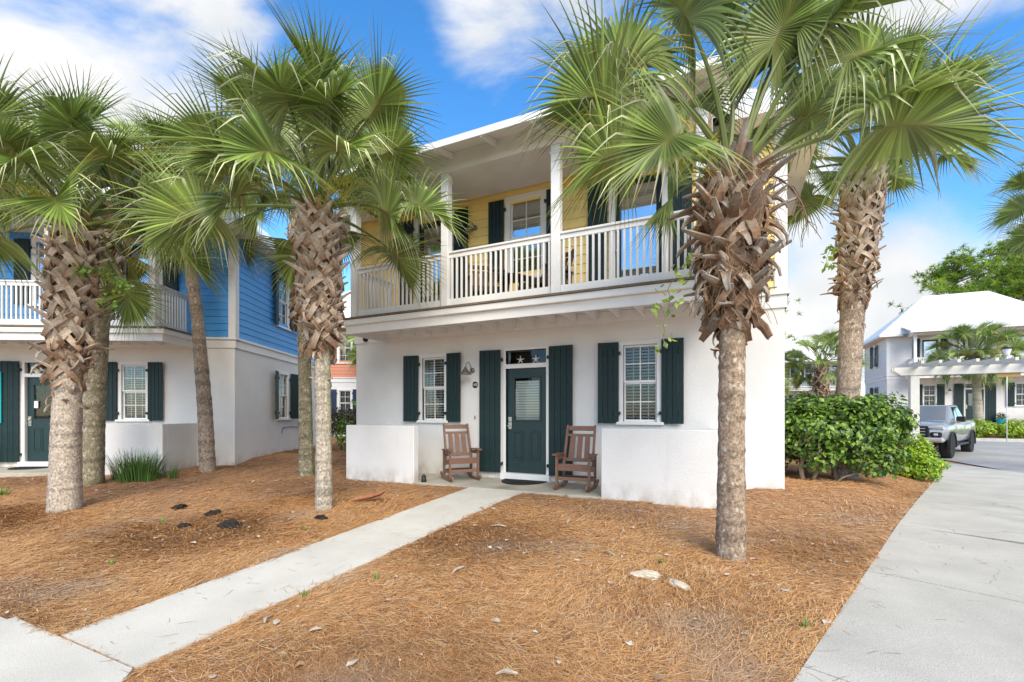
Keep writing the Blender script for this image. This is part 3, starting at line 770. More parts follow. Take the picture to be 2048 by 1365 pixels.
    for a_, b_ in ((-3.165, -1.135), (-.985, .985), (1.135, 3.165)): rail_run(root, (a_, -DPY + .045), (b_, -DPY + .045), detail >= 2)
    for s_ in (-1, 1): rail_run(root, (s_ * 3.24, -DPY + .122), (s_ * 3.24, -.04), detail >= 2)
    b = MB(); b.box(-3.36, 3.36, -DPY - .05, -DPY + .14, 5.642, 5.90); b.box(-3.36, -3.17, -DPY + .14, -.038, 5.642, 5.90); b.box(3.17, 3.36, -DPY + .14, -.038, 5.642, 5.90)
    b.build('balcony_beam', m_trim, root, bevel=.005)
    MB().box(-3.17, 3.17, -DPY + .14, -.04, 5.72, 5.75).build('balcony_ceiling', m_soffit, root)
    # roof: hipped main body with soffit, shed over the balcony
    oh = .50; ez = 5.86; run = HD / 2 + oh; rise = 2.95; rx = HW + oh - run
    rm = roof_mat or m_metalroof
    A = [(-HW - oh, -oh, ez), (HW + oh, -oh, ez), (HW + oh, HD + oh, ez), (-HW - oh, HD + oh, ez)]; B = [(-rx, HD / 2, ez + rise), (rx, HD / 2, ez + rise)]
    def slope_panel(p, q, r, s_=None, th=.03):
        pts = [Vector(p), Vector(q), Vector(r)] + ([Vector(s_)] if s_ else []); k = len(pts)
        nn = (pts[1] - pts[0]).cross(pts[2] - pts[0]).normalized()
        b = MB(); b.add([v + nn * th for v in pts] + list(pts), [tuple(range(k)), tuple(range(2 * k - 1, k - 1, -1))] + [(i, (i + 1) % k, k + (i + 1) % k, k + i) for i in range(k)])
        return b
    rb = MB()
    for t in (slope_panel(A[0], A[1], B[1], B[0]), slope_panel(A[1], A[2], B[1]), slope_panel(A[2], A[3], B[0], B[1]), slope_panel(A[3], A[0], B[0])): rb.add(t.v, t.f)
    roof = rb.build('roof', rm, root)
    sm = MB()                                                         # standing seams
    k = int(2 * (HW + oh) / .42)
    for i in range(1, k):
        x = -HW - oh + 2 * (HW + oh) * i / k
        t = min(1, (HW + oh - abs(x)) / (HW + oh - rx)) if abs(x) > rx else 1
        for s_, y0 in ((1, -oh), (-1, HD + oh)): sm.tube([(x, y0, ez + .05), (x, y0 + s_ * run * t, ez + rise * t + .05)], .016, 4)
    o_ = sm.build('roof_seam', rm, roof); o_['kind'] = 'stuff'
    sx = 3.62; sy0, sz0 = -DPY - .58, 5.80; sy1, sz1 = -.06, 6.32
    t = slope_panel((-sx, sy0, sz0 + .05), (sx, sy0, sz0 + .05), (sx, sy1, sz1 + .05), (-sx, sy1, sz1 + .05))
    t.build('balcony_roof', rm, root)
    t = slope_panel((-sx + .01, sy0 + .02, sz0 + .02), (sx - .01, sy0 + .02, sz0 + .02), (sx - .01, sy1, sz1 + .02), (-sx + .01, sy1, sz1 + .02), .02)
    t.build('roof_sheathing', m_soffit, root)
    b = MB(); b.box(-sx, sx, sy0 - .02, sy0 + .005, sz0 - .045, sz0 + .045)
    b.build('eave_fascia', m_trim, root, bevel=.003)
    MB().box(-3.36, 3.36, -DPY - .03, -DPY + .02, 5.902, 5.99).build('blocking_board', m_soffit, root)
    nr = 8
    rm_ = cached('rafter', lambda: MB().add([(-.022, sy0 + .006, sz0 - .06), (.022, sy0 + .006, sz0 - .06), (.022, -DPY - .052, sz0 + .055), (-.022, -DPY - .052, sz0 + .055),
                                             (-.022, sy0 + .006, sz0 + .02), (.022, sy0 + .006, sz0 + .02), (.022, -DPY - .052, sz0 + .155), (-.022, -DPY - .052, sz0 + .155)],
                                            [(0, 3, 2, 1), (4, 5, 6, 7), (0, 1, 5, 4), (1, 2, 6, 5), (2, 3, 7, 6), (3, 0, 4, 7)]).mesh('rafter_tail', m_soffit))
    for i in range(nr + 1): obj('rafter_tail', rm_, root, (-sx + .1 + (2 * sx - .2) * i / nr, 0, 0))
    for s_ in (-1, 1):                                                # closed ends of the balcony roof
        b = MB(); x = s_ * 3.30
        b.add([(x, -DPY - .04, 5.9), (x, -.04, 5.9), (x, -.04, 6.30), (x + s_ * .03, -DPY - .04, 5.9), (x + s_ * .03, -.04, 5.9), (x + s_ * .03, -.04, 6.30)], [(0, 1, 2), (3, 5, 4), (0, 3, 4, 1), (1, 4, 5, 2), (2, 5, 3, 0)])
        b.build('roof_cheek', m_trim, root)
    # soffit ring and fascia of the main roof
    b = MB()
    b.box(-HW - oh, -3.66, -oh, -.04, ez - .10, ez - .08); b.box(3.66, HW + oh, -oh, -.04, ez - .10, ez - .08); b.box(-HW - oh, HW + oh, HD + .04, HD + oh, ez - .10, ez - .08)
    b.box(-HW - oh, -HW - .04, -.04, HD + .04, ez - .10, ez - .08); b.box(HW + .04, HW + oh, -.04, HD + .04, ez - .10, ez - .08)
    b.build('soffit', m_soffit, root)
    b = MB()
    b.box(-HW - oh - .025, -3.64, -oh - .025, -oh, ez - .12, ez + .03); b.box(3.64, HW + oh + .025, -oh - .025, -oh, ez - .12, ez + .03)
    b.box(-HW - oh - .025, HW + oh + .025, HD + oh, HD + oh + .025, ez - .12, ez + .03)
    b.box(-HW - oh - .025, -HW - oh, -oh, HD + oh, ez - .12, ez + .03); b.box(HW + oh, HW + oh + .025, -oh, HD + oh, ez - .12, ez + .03)
    b.build('eave_fascia', m_trim, root, bevel=.003)
    barn_light(root, MF, door_u - 1.20, 2.20)
    return root, MF, MR

YX, YY = -3.587, 8.2
yel, MF, MR = house('white stucco and yellow sided house with balcony and two brown rocking chairs on its porch', (YX, YY, 0), 0, m_yellow, m_shutter)
b = MB(); b.lathe([(.066, 0), (.066, .012), (.06, .016)], 24); b.xf(Matrix.Translation((-1.135, -.001, 1.905)) @ Matrix.Rotation(R(90), 4, 'X'))
pq = b.build('number_plaque', m_black, yel, smooth=False)
text('house_number', '143', .085, (-1.135, -.021, 1.902), (R(90), 0, 0), m_whitepaint, pq)
MB().box(-1.155, -1.125, -.02, 0, 1.20, 1.27).build('doorbell', m_brass, yel, bevel=.004)
b = MB(); b.lathe([(.055, 0), (.06, .03), (.045, .07), (.02, .085)], 16); b.xf(Matrix.Translation((-4.03, -.03, 3.03)) @ Matrix.Rotation(R(90), 4, 'X'))
b.build('flood_light', m_iron, yel, smooth=True)
for x in (-1.1, 1.0):
    MB().lathe([(.09, 0), (.085, -.02), (.03, -.03)], 18, (x, -.65, 3.17)).build('soffit_vent', m_trim, yel)
# lamp by the upper door
b = MB(); b.lathe([(.05, 0), (.05, .02), (.02, .03)], 14); b.xf(Matrix.Translation((-1.12, -.02, 5.13)) @ Matrix.Rotation(R(90), 4, 'X'))
b.tube([(-1.12, -.05, 5.13), (-1.13, -.13, 5.18), (-1.15, -.17, 5.12)], .012, 8); b.lathe([(.03, .06), (.055, .03), (.085, -.03), (.08, -.04), (.02, .0)], 16, (-1.16, -.18, 5.06))
b.build('wall_lamp', m_pewter, yel, smooth=True)
fr = [o for o in bpy.data.objects if o.name.startswith('door_frame') and o.parent == yel][0]
for x in (-.13, .2): ornament_star(fr, x, .035, 2.37, .085)

blu, _, _ = house('white stucco and bright blue sided house beside the yellow one', (BX, BY, .0), BA, m_blue, m_shutter, door_u=-.17, win=(-2.3, 1.95))
for o in bpy.data.objects:
    if o.parent == blu and o.name.startswith('door_frame'): fr = o; break
for k, (x, z) in enumerate(((-.42, 2.42), (-.22, 2.43), (-.33, 2.33), (-.05, 2.40))):
    b = MB(); b.lathe([(.01, -.08), (.05, -.04), (.055, .02), (.02, .075)], 10, (x, .03, z)); b.build('shell_ornament', m_shell, fr, smooth=True)
MB().box(-.42, -.34, .03, .05, 1.45, 1.62).build('paper_note', m_whitepaint, blu)
# welcome sign on the door shutter of the blue house
Mb = Matrix.Translation((BX, BY, 0)) @ Matrix.Rotation(BA, 4, 'Z')
p = Mb @ Vector((-1.19, -.12, 1.70))
sg = empty('welcome_sign', p, BA); tag(sg, 'tall teal sign with white letters hanging on the dark shutter by the blue house door', 'sign')
MB().box(-.16, .16, -.012, .012, -.62, .62).build('board', m_teal, sg, bevel=.004)
for i, ch in enumerate('WELCOME'): text('letter', ch, .17, (0.03, -.015, .45 - i * .15), (R(90), 0, 0), m_whitepaint, sg)
p = Mb @ Vector((-1.32, -.42, .02))
pt = empty('planter', p, BA); tag(pt, 'teal tapered planter on the blue house porch', 'planter')
b = MB(); b.lathe([(.14, 0), (.22, .48), (.235, .5), (.235, .54), (.21, .54), (.19, .46)], 24); b.build('pot', m_teal, pt, smooth=False)
b = MB(); b.lathe([(.001, .455), (.192, .455)], 20); b.build('soil', m_dirt, pt)
# walkway of the blue house
bw = empty('walkway', (BX, BY, 0), BA); tag(bw, 'concrete footpath to the blue house porch', kind='structure')
slab('concrete_slab', [(-1.85, -6), (-.85, -6), (-.85, -DPY - .01), (-1.85, -DPY - .01)], m_conc, lambda x, y: -.0 + .03 * (y + 1.2) * .5, parent=bw)
# meter box with pipes on the blue house side wall
p = Mb @ Vector((HW + .001, 4.25, 0)); ut = empty('utility_meter', p, BA + R(90)); tag(ut, 'grey electric meter box with pipe and cable on the blue house wall', 'meter')
MB().box(-.2, .2, -.16, 0, 1.28, 1.85).build('meter_box', m_grey, ut, bevel=.01)
MB().tube([(.05, -.06, 1.28), (.05, -.06, .15)], .03, 10).build('pipe', m_grey, ut, smooth=True)
MB().tube([(.13, -.05, 1.27), (.16, -.05, .9), (.22, -.05, .6), (.2, -.06, .35)], .012, 6).build('cable', m_black, ut, smooth=True)
MB().box(-.42, -.28, -.08, 0, .95, 1.1).build('socket_box', m_trim, ut, bevel=.01)
MB().tube([(-.35, -.05, .96), (-.5, -.03, .86), (-1.0, -.02, .9), (-1.6, -.02, .88), (-1.75, -.04, .72)], .008, 6).build('hose', m_black, ut, smooth=True)

far, _, _ = house('white sided house with white metal roof across the cobbled street', (13.885, 38.3, .63), 0, m_white_siding, m_shutter, detail=1)
MB().box(3.1, 3.8, 1.0, 1.1, 7.62, 7.66).xf(Matrix.Identity(4)).build('roof_vent', m_grey, far)
sal, _, _ = house('salmon sided house behind the gap between blue and yellow houses', (-22.49, 20.73, .0), R(-64.65), m_salmon, m_navy, detail=1)
h4, _, _ = house('small far white and blue house with balcony past the clipped shrubs', (7.4, 55.5, .7), R(8), m_blue, m_shutter, detail=1)
h5, _, _ = house('far tan and yellow house showing beside the white stucco corner', (-2.0, 62, .6), R(15), m_tan, m_shutter, detail=1)

# ---------------------------------------------------------------- chairs, mat
def rocking_chair(name, mat, rockers=True):
    t = empty(name)
    W_ = .31
    def bar(nm, pts, wd, th, wdir, par=t): return MB().strip(pts, wd, th, wdir).build(nm, mat, par, bevel=0)
    zs = .08 if rockers else 0
    for s_ in (-1, 1):
        x = s_ * W_
        if rockers:
            MB().strip([(x, -.42, .10), (x, -.28, .045), (x, -.10, .018), (x, .10, .018), (x, .30, .055), (x, .46, .12)], .06, .035, (0, .1, 1)).build('rocker', mat, t)
        bar('front_leg', [(x, -.24, .05 if rockers else 0), (x, -.235, .62)], .05, .045, (0, 1, 0))
        bar('rear_leg', [(x, .20, .05 if rockers else 0), (x, .215, .60)], .05, .045, (0, 1, 0))
        bar('armrest', [(x + s_ * .01, -.33, .63), (x + s_ * .01, -.05, .638), (x + s_ * .01, .25, .615)], [.10, .12, .07], .028, (1, 0, 0))
        bar('arm_support', [(x, -.21, .575), (x, .20, .565)], .07, .025, (0, 0, 1))
        bar('side_rail', [(x, -.21, .40), (x, .20, .34)], .09, .03, (0, 0, 1)); bar('stretcher', [(x, -.21, .20), (x, .18, .17)], .055, .03, (0, 0, 1))
        bar('back_post', [(x * .92, .10, .34), (x * .90, .23, .75), (x * .88, .36, 1.14)], .05, .04, (0, 1, -.3))
    bar('front_rail', [(-W_ + .025, -.235, .40), (W_ - .025, -.235, .40)], .10, .03, (0, 0, 1))
    bar('stretcher', [(-W_ + .025, -.235, .21), (W_ - .025, -.235, .21)], .06, .03, (0, 0, 1)); bar('stretcher', [(-W_ + .025, .2, .19), (W_ - .025, .2, .19)], .06, .03, (0, 0, 1))
    for i in range(6):
        y = -.20 + i * .075; bar('seat_slat', [(-W_ + .03, y, .455 - .014 * i), (W_ - .03, y, .455 - .014 * i)], .066, .02, (0, 1, -.18))
    bar('top_rail', [(-.25, .345, 1.085), (.25, .345, 1.085)], .085, .03, (0, .3, .95))
    bar('back_rail', [(-.25, .305, .96), (.25, .305, .96)], .045, .03, (0, .3, .95)); bar('back_rail', [(-.26, .155, .515), (.26, .155, .515)], .06, .03, (0, .3, .95))
    for i in range(3):
        x = -.15 + .15 * i; bar('back_slat', [(x * 1.05, .165, .54), (x, .228, .75), (x * .97, .298, .94)], .098, .02, (1, 0, 0))
    return t
rc = rocking_chair('rocking_chair', m_chair); rc.scale = (.9, .9, .95); rc.location = (-4.74, 7.66, .02); rc.rotation_euler = (0, 0, R(50))
tag(rc, 'brown slatted rocking chair under the left window, beside the door', 'rocking chair', 'rocking chairs on the porch')
rc2 = copy_tree(rc); rc2.location = (-2.36, 7.55, .02); rc2.rotation_euler = (0, 0, R(1))
tag(rc2, 'brown slatted rocking chair on the porch beside the right low wall', 'rocking chair', 'rocking chairs on the porch')
lc = rocking_chair('balcony_chair', m_darkchair, False); lc.location = (-4.15, 7.62, ZD); lc.rotation_euler = (0, 0, R(35)); lc.scale = (1.15, 1.15, .88)
tag(lc, 'dark brown armchair behind the balcony railing, left of the upper window', 'chair', 'chairs on the balcony')
lc2 = copy_tree(lc); lc2.location = (-2.95, 7.62, ZD); lc2.rotation_euler = (0, 0, R(-25))
tag(lc2, 'dark brown armchair behind the balcony railing, below the upper window', 'chair', 'chairs on the balcony')
# round table on the balcony
tb = empty('balcony_table', (-3.55, 7.45, ZD)); tag(tb, 'small dark round table between the two balcony armchairs', 'table')
b = MB(); b.lathe([(.001, .5), (.27, .5), (.28, .515), (.27, .53), (.001, .53)], 24); b.build('table_top', m_darkchair, tb)
for k in range(3):
    a = R(120 * k + 20); MB().tube([(.08 * math.cos(a), .08 * math.sin(a), .5), (.22 * math.cos(a), .22 * math.sin(a), .0)], .015, 8).build('leg', m_darkchair, tb)
def half_mat(x, y, z, rz, label):
    b = MB(); pts = [(.44 * math.cos(R(180 + 180 * i / 20)), .58 * math.sin(R(180 + 180 * i / 20))) for i in range(21)]
    k = len(pts); b.add([(p, q, 0) for p, q in pts] + [(p, q, .015) for p, q in pts], [tuple(range(k - 1, -1, -1)), tuple(range(k, 2 * k))] + [(i, (i + 1) % k, k + (i + 1) % k, k + i) for i in range(k)])
    for i in range(-4, 5):
        for j in range(1, 6):
            if (i * .09) ** 2 / .17 + (j * .09) ** 2 / .30 < .8: b.lathe([(.03, 0), (.03, .004), (.02, .006)], 8, (i * .09, -j * .09, .0145))
    o = b.build('doormat', m_black, None, (x, y, z), rz); tag(o, label, 'doormat')
half_mat(YX + .05, 8.09, .021, R(0), 'black half round rubber doormat before the yellow house door')
p = Mb @ Vector((-.17, -.12, .021)); half_mat(p.x, p.y, p.z, BA, 'black half round rubber doormat before the blue house door')
# black rubber object by the low wall
o = MB().lathe([(.05, 0), (.055, .03), (.04, .06), (.045, .10), (.02, .14)], 14).build('flashlight', m_iron, None, (-5.22, 7.12, .02), smooth=True); tag(o, 'small black lamp on the porch floor at the end of the left low wall', 'lamp')

# ---------------------------------------------------------------- palms
def frond_mesh(elev, roll, seed, Lp=1.2, Rb=.98, yel=.2, K=32):
    rr = random.Random(seed); b = MB()
    e = R(elev + 12); pts = [Vector((0, 0, 0))]; n = 9
    for i in range(n):
        pts.append(pts[-1] + Vector((math.cos(e), 0, math.sin(e))) * Lp / n); e -= R(24) / n
    g1 = (.155, .21, .055)
    b.tube(pts, [.030 - .017 * min(1, i / n * 1.15) for i in range(n + 1)], 6, cols=[(.20 - .05 * i / n, .23 - .02 * i / n, .06) for i in range(n + 1)])
    T = (pts[-1] - pts[-2]).normalized(); Bq = Vector((0, 1, 0)); Nq = T.cross(Bq) * -1
    if Nq.z < 0: Nq = -Nq
    Nq = Bq.cross(T); Nq = Nq if Nq.z > 0 or abs(Nq.z) < .05 else -Nq
    ca, sa = math.cos(R(roll)), math.sin(R(roll)); B2 = Bq * ca + Nq * sa; N2 = Nq * ca - Bq * sa
    # costa curving back under the blade
    cpts = [pts[-1].copy()]; ct = [T.copy()]; tt = T.copy(); Lc = .34 * Rb
    for i in range(8):
        tt = (tt - N2 * R(42) / 8).normalized(); cpts.append(cpts[-1] + tt * Lc / 8); ct.append(tt.copy())
    base_g = Vector((.160, .222, .050)) * rr.uniform(.85, 1.2)
    dk = R(138) / K
    for k in range(-K, K + 1):
        a = k / K; ph = k * dk; f = (1 - abs(a)) ** 1.3 * 8; i0 = min(7, int(f)); fr_ = f - i0
        p0 = cpts[i0].lerp(cpts[i0 + 1], fr_); Tl = ct[i0].lerp(ct[i0 + 1], fr_).normalized(); Nl = B2.cross(Tl); Nl = Nl if Nl.dot(N2) > 0 else -Nl
        fold = R(24); sdv = (B2 * math.copysign(1, k if k else 1)) * math.cos(fold) + Nl * math.sin(fold)
        d = (Tl * math.cos(ph) + sdv * abs(math.sin(ph))).normalized()
        dph = (-Tl * math.sin(abs(ph)) + sdv * math.cos(ph)).normalized(); nrm = d.cross(dph).normalized()
        if nrm.dot(Nl) < 0: nrm = -nrm
        Ls = (Rb * (1.0 - .22 * abs(a) ** 2) - Lc * (1 - abs(a)) ** 1.3 * .65) * rr.uniform(.93, 1.06)
        hang = max(0, abs(a) - .52) / .48; grav = rr.uniform(.15, .55) + 2.2 * hang ** 1.5; broken = rr.random() < .22; bi = rr.choice((4, 5, 5, 6)); yl = rr.random() < yel
        m = 9; p = p0.copy(); vs = []; cs = []; r_split = .31 * Rb; q = d.copy()
        shade = rr.choice((.55, .7, .85, 1.0, 1.1, 1.35, 1.9)); out_dir = (d + Vector((rr.uniform(-.3, .3), rr.uniform(-.3, .3), -1.4))).normalized()  # leaflet tones at random; the spread also paints in shading contrast and highlights
        for i in range(m + 1):
            s_ = i / m; rad = Ls * s_
            extra = .016 * abs(math.sin(ph)) + .004; wd = 2 * rad * math.tan(dk / 2) * 1.3 + extra
            wmax = 2 * r_split * math.tan(dk / 2) * 1.3 + extra * .45
            if rad > r_split: wd = wmax * max(0.03, (1 - .42 * min(1, (rad - r_split) / (.2 * Rb))) * (1 - (rad - r_split) / (Ls - r_split)) ** .75)
            if i == 0: wd = extra + .003
            side = q.cross(nrm).normalized(); nn = side.cross(q).normalized()
            pl = .24 * wd
            vs += [p - side * wd / 2 + nn * pl, p, p + side * wd / 2 + nn * pl]
            c = base_g * shade
            if s_ < .15: c = Vector((.24, .26, .07)) * (1 - s_ / .15) + c * (s_ / .15)
            if hang > .25: c = c * (1 - .4 * hang) + Vector((.34, .38, .17)) * .4 * hang
            if yl and s_ > .68: t_ = (s_ - .68) / .32; c = c * (1 - t_) + Vector((.52, .32, .05)) * t_
            if broken and i >= bi: c = Vector((.40, .42, .24)) * shade
            cm = c * 1.18
            cs += [tuple(c), tuple(cm), tuple(c)]
            if i < m:
                if broken and i >= bi: q = (q * .25 + out_dir).normalized()
                else: q = (d + Vector((0, 0, -1)) * grav * (s_ ** (2 - 1.2 * min(1, hang * 1.5)))).normalized()
                p = p + q * Ls / m
        fs = []
        for i in range(m):
            o = i * 3; fs += [(o, o + 1, o + 4, o + 3), (o + 1, o + 2, o + 5, o + 4)]
        b.add(vs, fs, cs)
    return b.mesh('frond', m_frond, smooth=False, fix=False)
ELEVS = [80, 64, 48, 32, 16, 0, -16, -34, -52]
ROLLS = [-50, 8, 46]
def frond(elev, roll_i):
    i = min(range(len(ELEVS)), key=lambda k: abs(ELEVS[k] - elev))
    return cached(('fr', i, roll_i), lambda: frond_mesh(ELEVS[i], ROLLS[roll_i], 31 * i + roll_i, yel=.14 if ELEVS[i] > 30 else .3)), ELEVS[i]

def boot_mesh(kind, seed):
    """split leaf base: X out of the trunk, Z up. kind: 0 crossed lattice, 1 long ragged, 2 hanging"""
    rr = random.Random(seed); b = MB()
    tan = Vector((.42, .315, .23)) * rr.uniform(.8, 1.2); grey = Vector((.49, .435, .37)) * rr.uniform(.8, 1.1); dark = Vector((.19, .11, .065))
    if kind == 0:
        el = R(rr.uniform(42, 66)); ln = rr.uniform(.22, .34); pts = [Vector((-.03, 0, -.06))]
    elif kind == 1:
        el = R(rr.uniform(5, 50)); ln = rr.uniform(.24, .38); pts = [Vector((-.02, 0, -.03))]
    else:
        el = R(rr.uniform(-5, 25)); ln = rr.uniform(.26, .42); pts = [Vector((-.02, 0, 0))]
    if kind: tan = Vector((tan.x * .62, tan.y * .52, tan.z * .46)); grey = grey * .78
    n = 5; yv = rr.choice((-1, 1)) * rr.uniform(.25, .75)
    for i in range(n):
        pts.append(pts[-1] + Vector((math.cos(el), yv * .6, math.sin(el))) * ln / n)
        el += R((-5, -4, -22)[kind] + rr.uniform(-4, 4))
    w0 = rr.uniform(.085, .115)
    wd = [w0 * 1.25, w0 * 1.1, w0 * .85, w0 * .62, w0 * .48, w0 * .30]
    cols = [tuple(dark * .6 + tan * .4), tuple(tan), tuple(tan), tuple(tan * .5 + grey * .5), tuple(grey), tuple(grey * .7)]
    b.strip(pts, wd, [.030, .026, .022, .018, .014, .010], (0, 1, rr.uniform(-.2, .2)), cols, cup=(.28 if kind == 0 else .15))
    if kind != 2 or rr.random() < .5:
        for s_ in (-1, 1):
            l2 = rr.uniform(.85, 1.2); sp = [Vector((.004, 0, -.03)), Vector((.004, s_ * .07 * l2, -.10 * l2)), Vector((-.014, s_ * .13 * l2, -.19 * l2)), Vector((-.06, s_ * .17 * l2, -.27 * l2))]
            b.strip(sp, [.075, .078, .07, .05], .018, (0, 1, s_ * .65), [tuple(tan), tuple(grey * .5 + tan * .5), tuple(tan * .9), tuple(dark)], cup=.12)
    return b.mesh('leaf_base', m_boot, smooth=False)
def boots(kind, seed): return cached(('bt', kind, seed), lambda: boot_mesh(kind, 100 * kind + seed))

def trunk_mb(pts, rads, seed, cols, n=18):
    rr = random.Random(seed); b = MB(); k = 110
    P = [Vector(p) for p in pts]; zt = np.linspace(0, 1, len(P)); ring = []; rad = []; cc = []
    xs_ = [np.interp(np.linspace(0, 1, k), zt, [p[i] for p in P]) for i in range(3)]; rs = np.interp(np.linspace(0, 1, k), zt, rads)
    vs = []; cs = []
    for i in range(k):
        t = i / (k - 1); ring_ = rr.random() < .26; step = (.005 if ring_ else 0) * rr.uniform(.4, 1.5)
        for j in range(n):
            a = 2 * math.pi * j / n; r_ = rs[i] + step + rr.uniform(-.0035, .0045) + .006 * math.sin(3 * a + seed + 2 * t) + .003 * math.sin(5 * a + 3 * t)
            vs.append((xs_[0][i] + r_ * math.cos(a), xs_[1][i] + r_ * math.sin(a), xs_[2][i]))
            c0 = Vector(cols[0]).lerp(Vector(cols[1]), t) * rr.uniform(.8, 1.18) * (.72 if ring_ else 1.04)
            if len(cols) > 2: c0 = c0.lerp(Vector(cols[2]), .55 * max(0, math.sin(2.1 * a + 3 * t + seed)) * max(0, math.sin(5 * t + seed)))
            cs.append(tuple(c0))
    fs = [(i * n + j, i * n + (j + 1) % n, (i + 1) * n + (j + 1) % n, (i + 1) * n + j) for i in range(k - 1) for j in range(n)] + [tuple(range((k - 1) * n, k * n))]
    b.add(vs, fs, cs); return b
GREY_BARK = [(.38, .32, .27), (.42, .35, .28)]; BROWN_BARK = [(.25, .19, .145), (.37, .265, .18)]; MOSS_BARK = [(.25, .23, .15), (.27, .22, .16), (.24, .26, .12)]
LICHEN = [(.40, .35, .29), (.38, .33, .26), (.33, .36, .20)]

def flower_mesh(seed, ln=.9, col=(.46, .45, .05), droop=1.0):
    rr = random.Random(seed); b = MB(); main = [Vector((0, 0, 0))]; d = Vector((.75, 0, .55)).normalized()
    for i in range(8):
        main.append(main[-1] + d * ln / 8); d = (d + Vector((.02, rr.uniform(-.1, .1), -.13 * droop))).normalized()
    b.tube(main, [.009 - .0007 * i for i in range(9)], 4, col)
    for i in range(2, 9):
        for _ in range(4):
            p = main[i]; q = Vector((rr.uniform(.1, 1), rr.uniform(-1, 1), rr.uniform(-.7, .5))).normalized(); pts = [p]
            for j in range(4): pts.append(pts[-1] + q * .055); q = (q + Vector((0, 0, -.22)) + Vector((rr.uniform(-.3, .3), rr.uniform(-.3, .3), 0))).normalized()
            b.tube(pts, .0035, 3, col)
            for j in range(1, 5):
                for _k in range(3):
                    q2 = Vector((rr.uniform(-1, 1), rr.uniform(-1, 1), rr.uniform(-1, .6))).normalized()
                    c2 = tuple(Vector(col) * rr.uniform(.75, 1.3)); b.tube([pts[j], pts[j] + q2 * .045, pts[j] + q2 * .075 + Vector((0, 0, -.02))], [.0035, .003, .0015], 3, c2)
    return b.mesh('flower_spray', m_flower, fix=False)
def stalk_mesh(seed):
    rr = random.Random(seed); b = MB(); col = (.24, .15, .09)
    main = [Vector((0, 0, 0))]; d = Vector((.8, 0, .1)).normalized()
    for i in range(7): main.append(main[-1] + d * .13); d = (d + Vector((-.06, rr.uniform(-.08, .08), -.32))).normalized()
    b.tube(main, .007, 4, col)
    for i in range(1, 8):
        for _ in range(5):
            q = Vector((rr.uniform(-.5, .9), rr.uniform(-.9, .9), rr.uniform(-1, .1))).normalized(); pts = [main[i]]
            for j in range(4): pts.append(pts[-1] + q * .06); q = (q + Vector((rr.uniform(-.4, .4), rr.uniform(-.4, .4), -.35))).normalized()
            b.tube(pts, [.003, .0028, .0024, .002, .0012], 3, tuple(Vector(col) * rr.uniform(.7, 1.4)))
    return b.mesh('dead_flower_stalk', m_flower, fix=False)

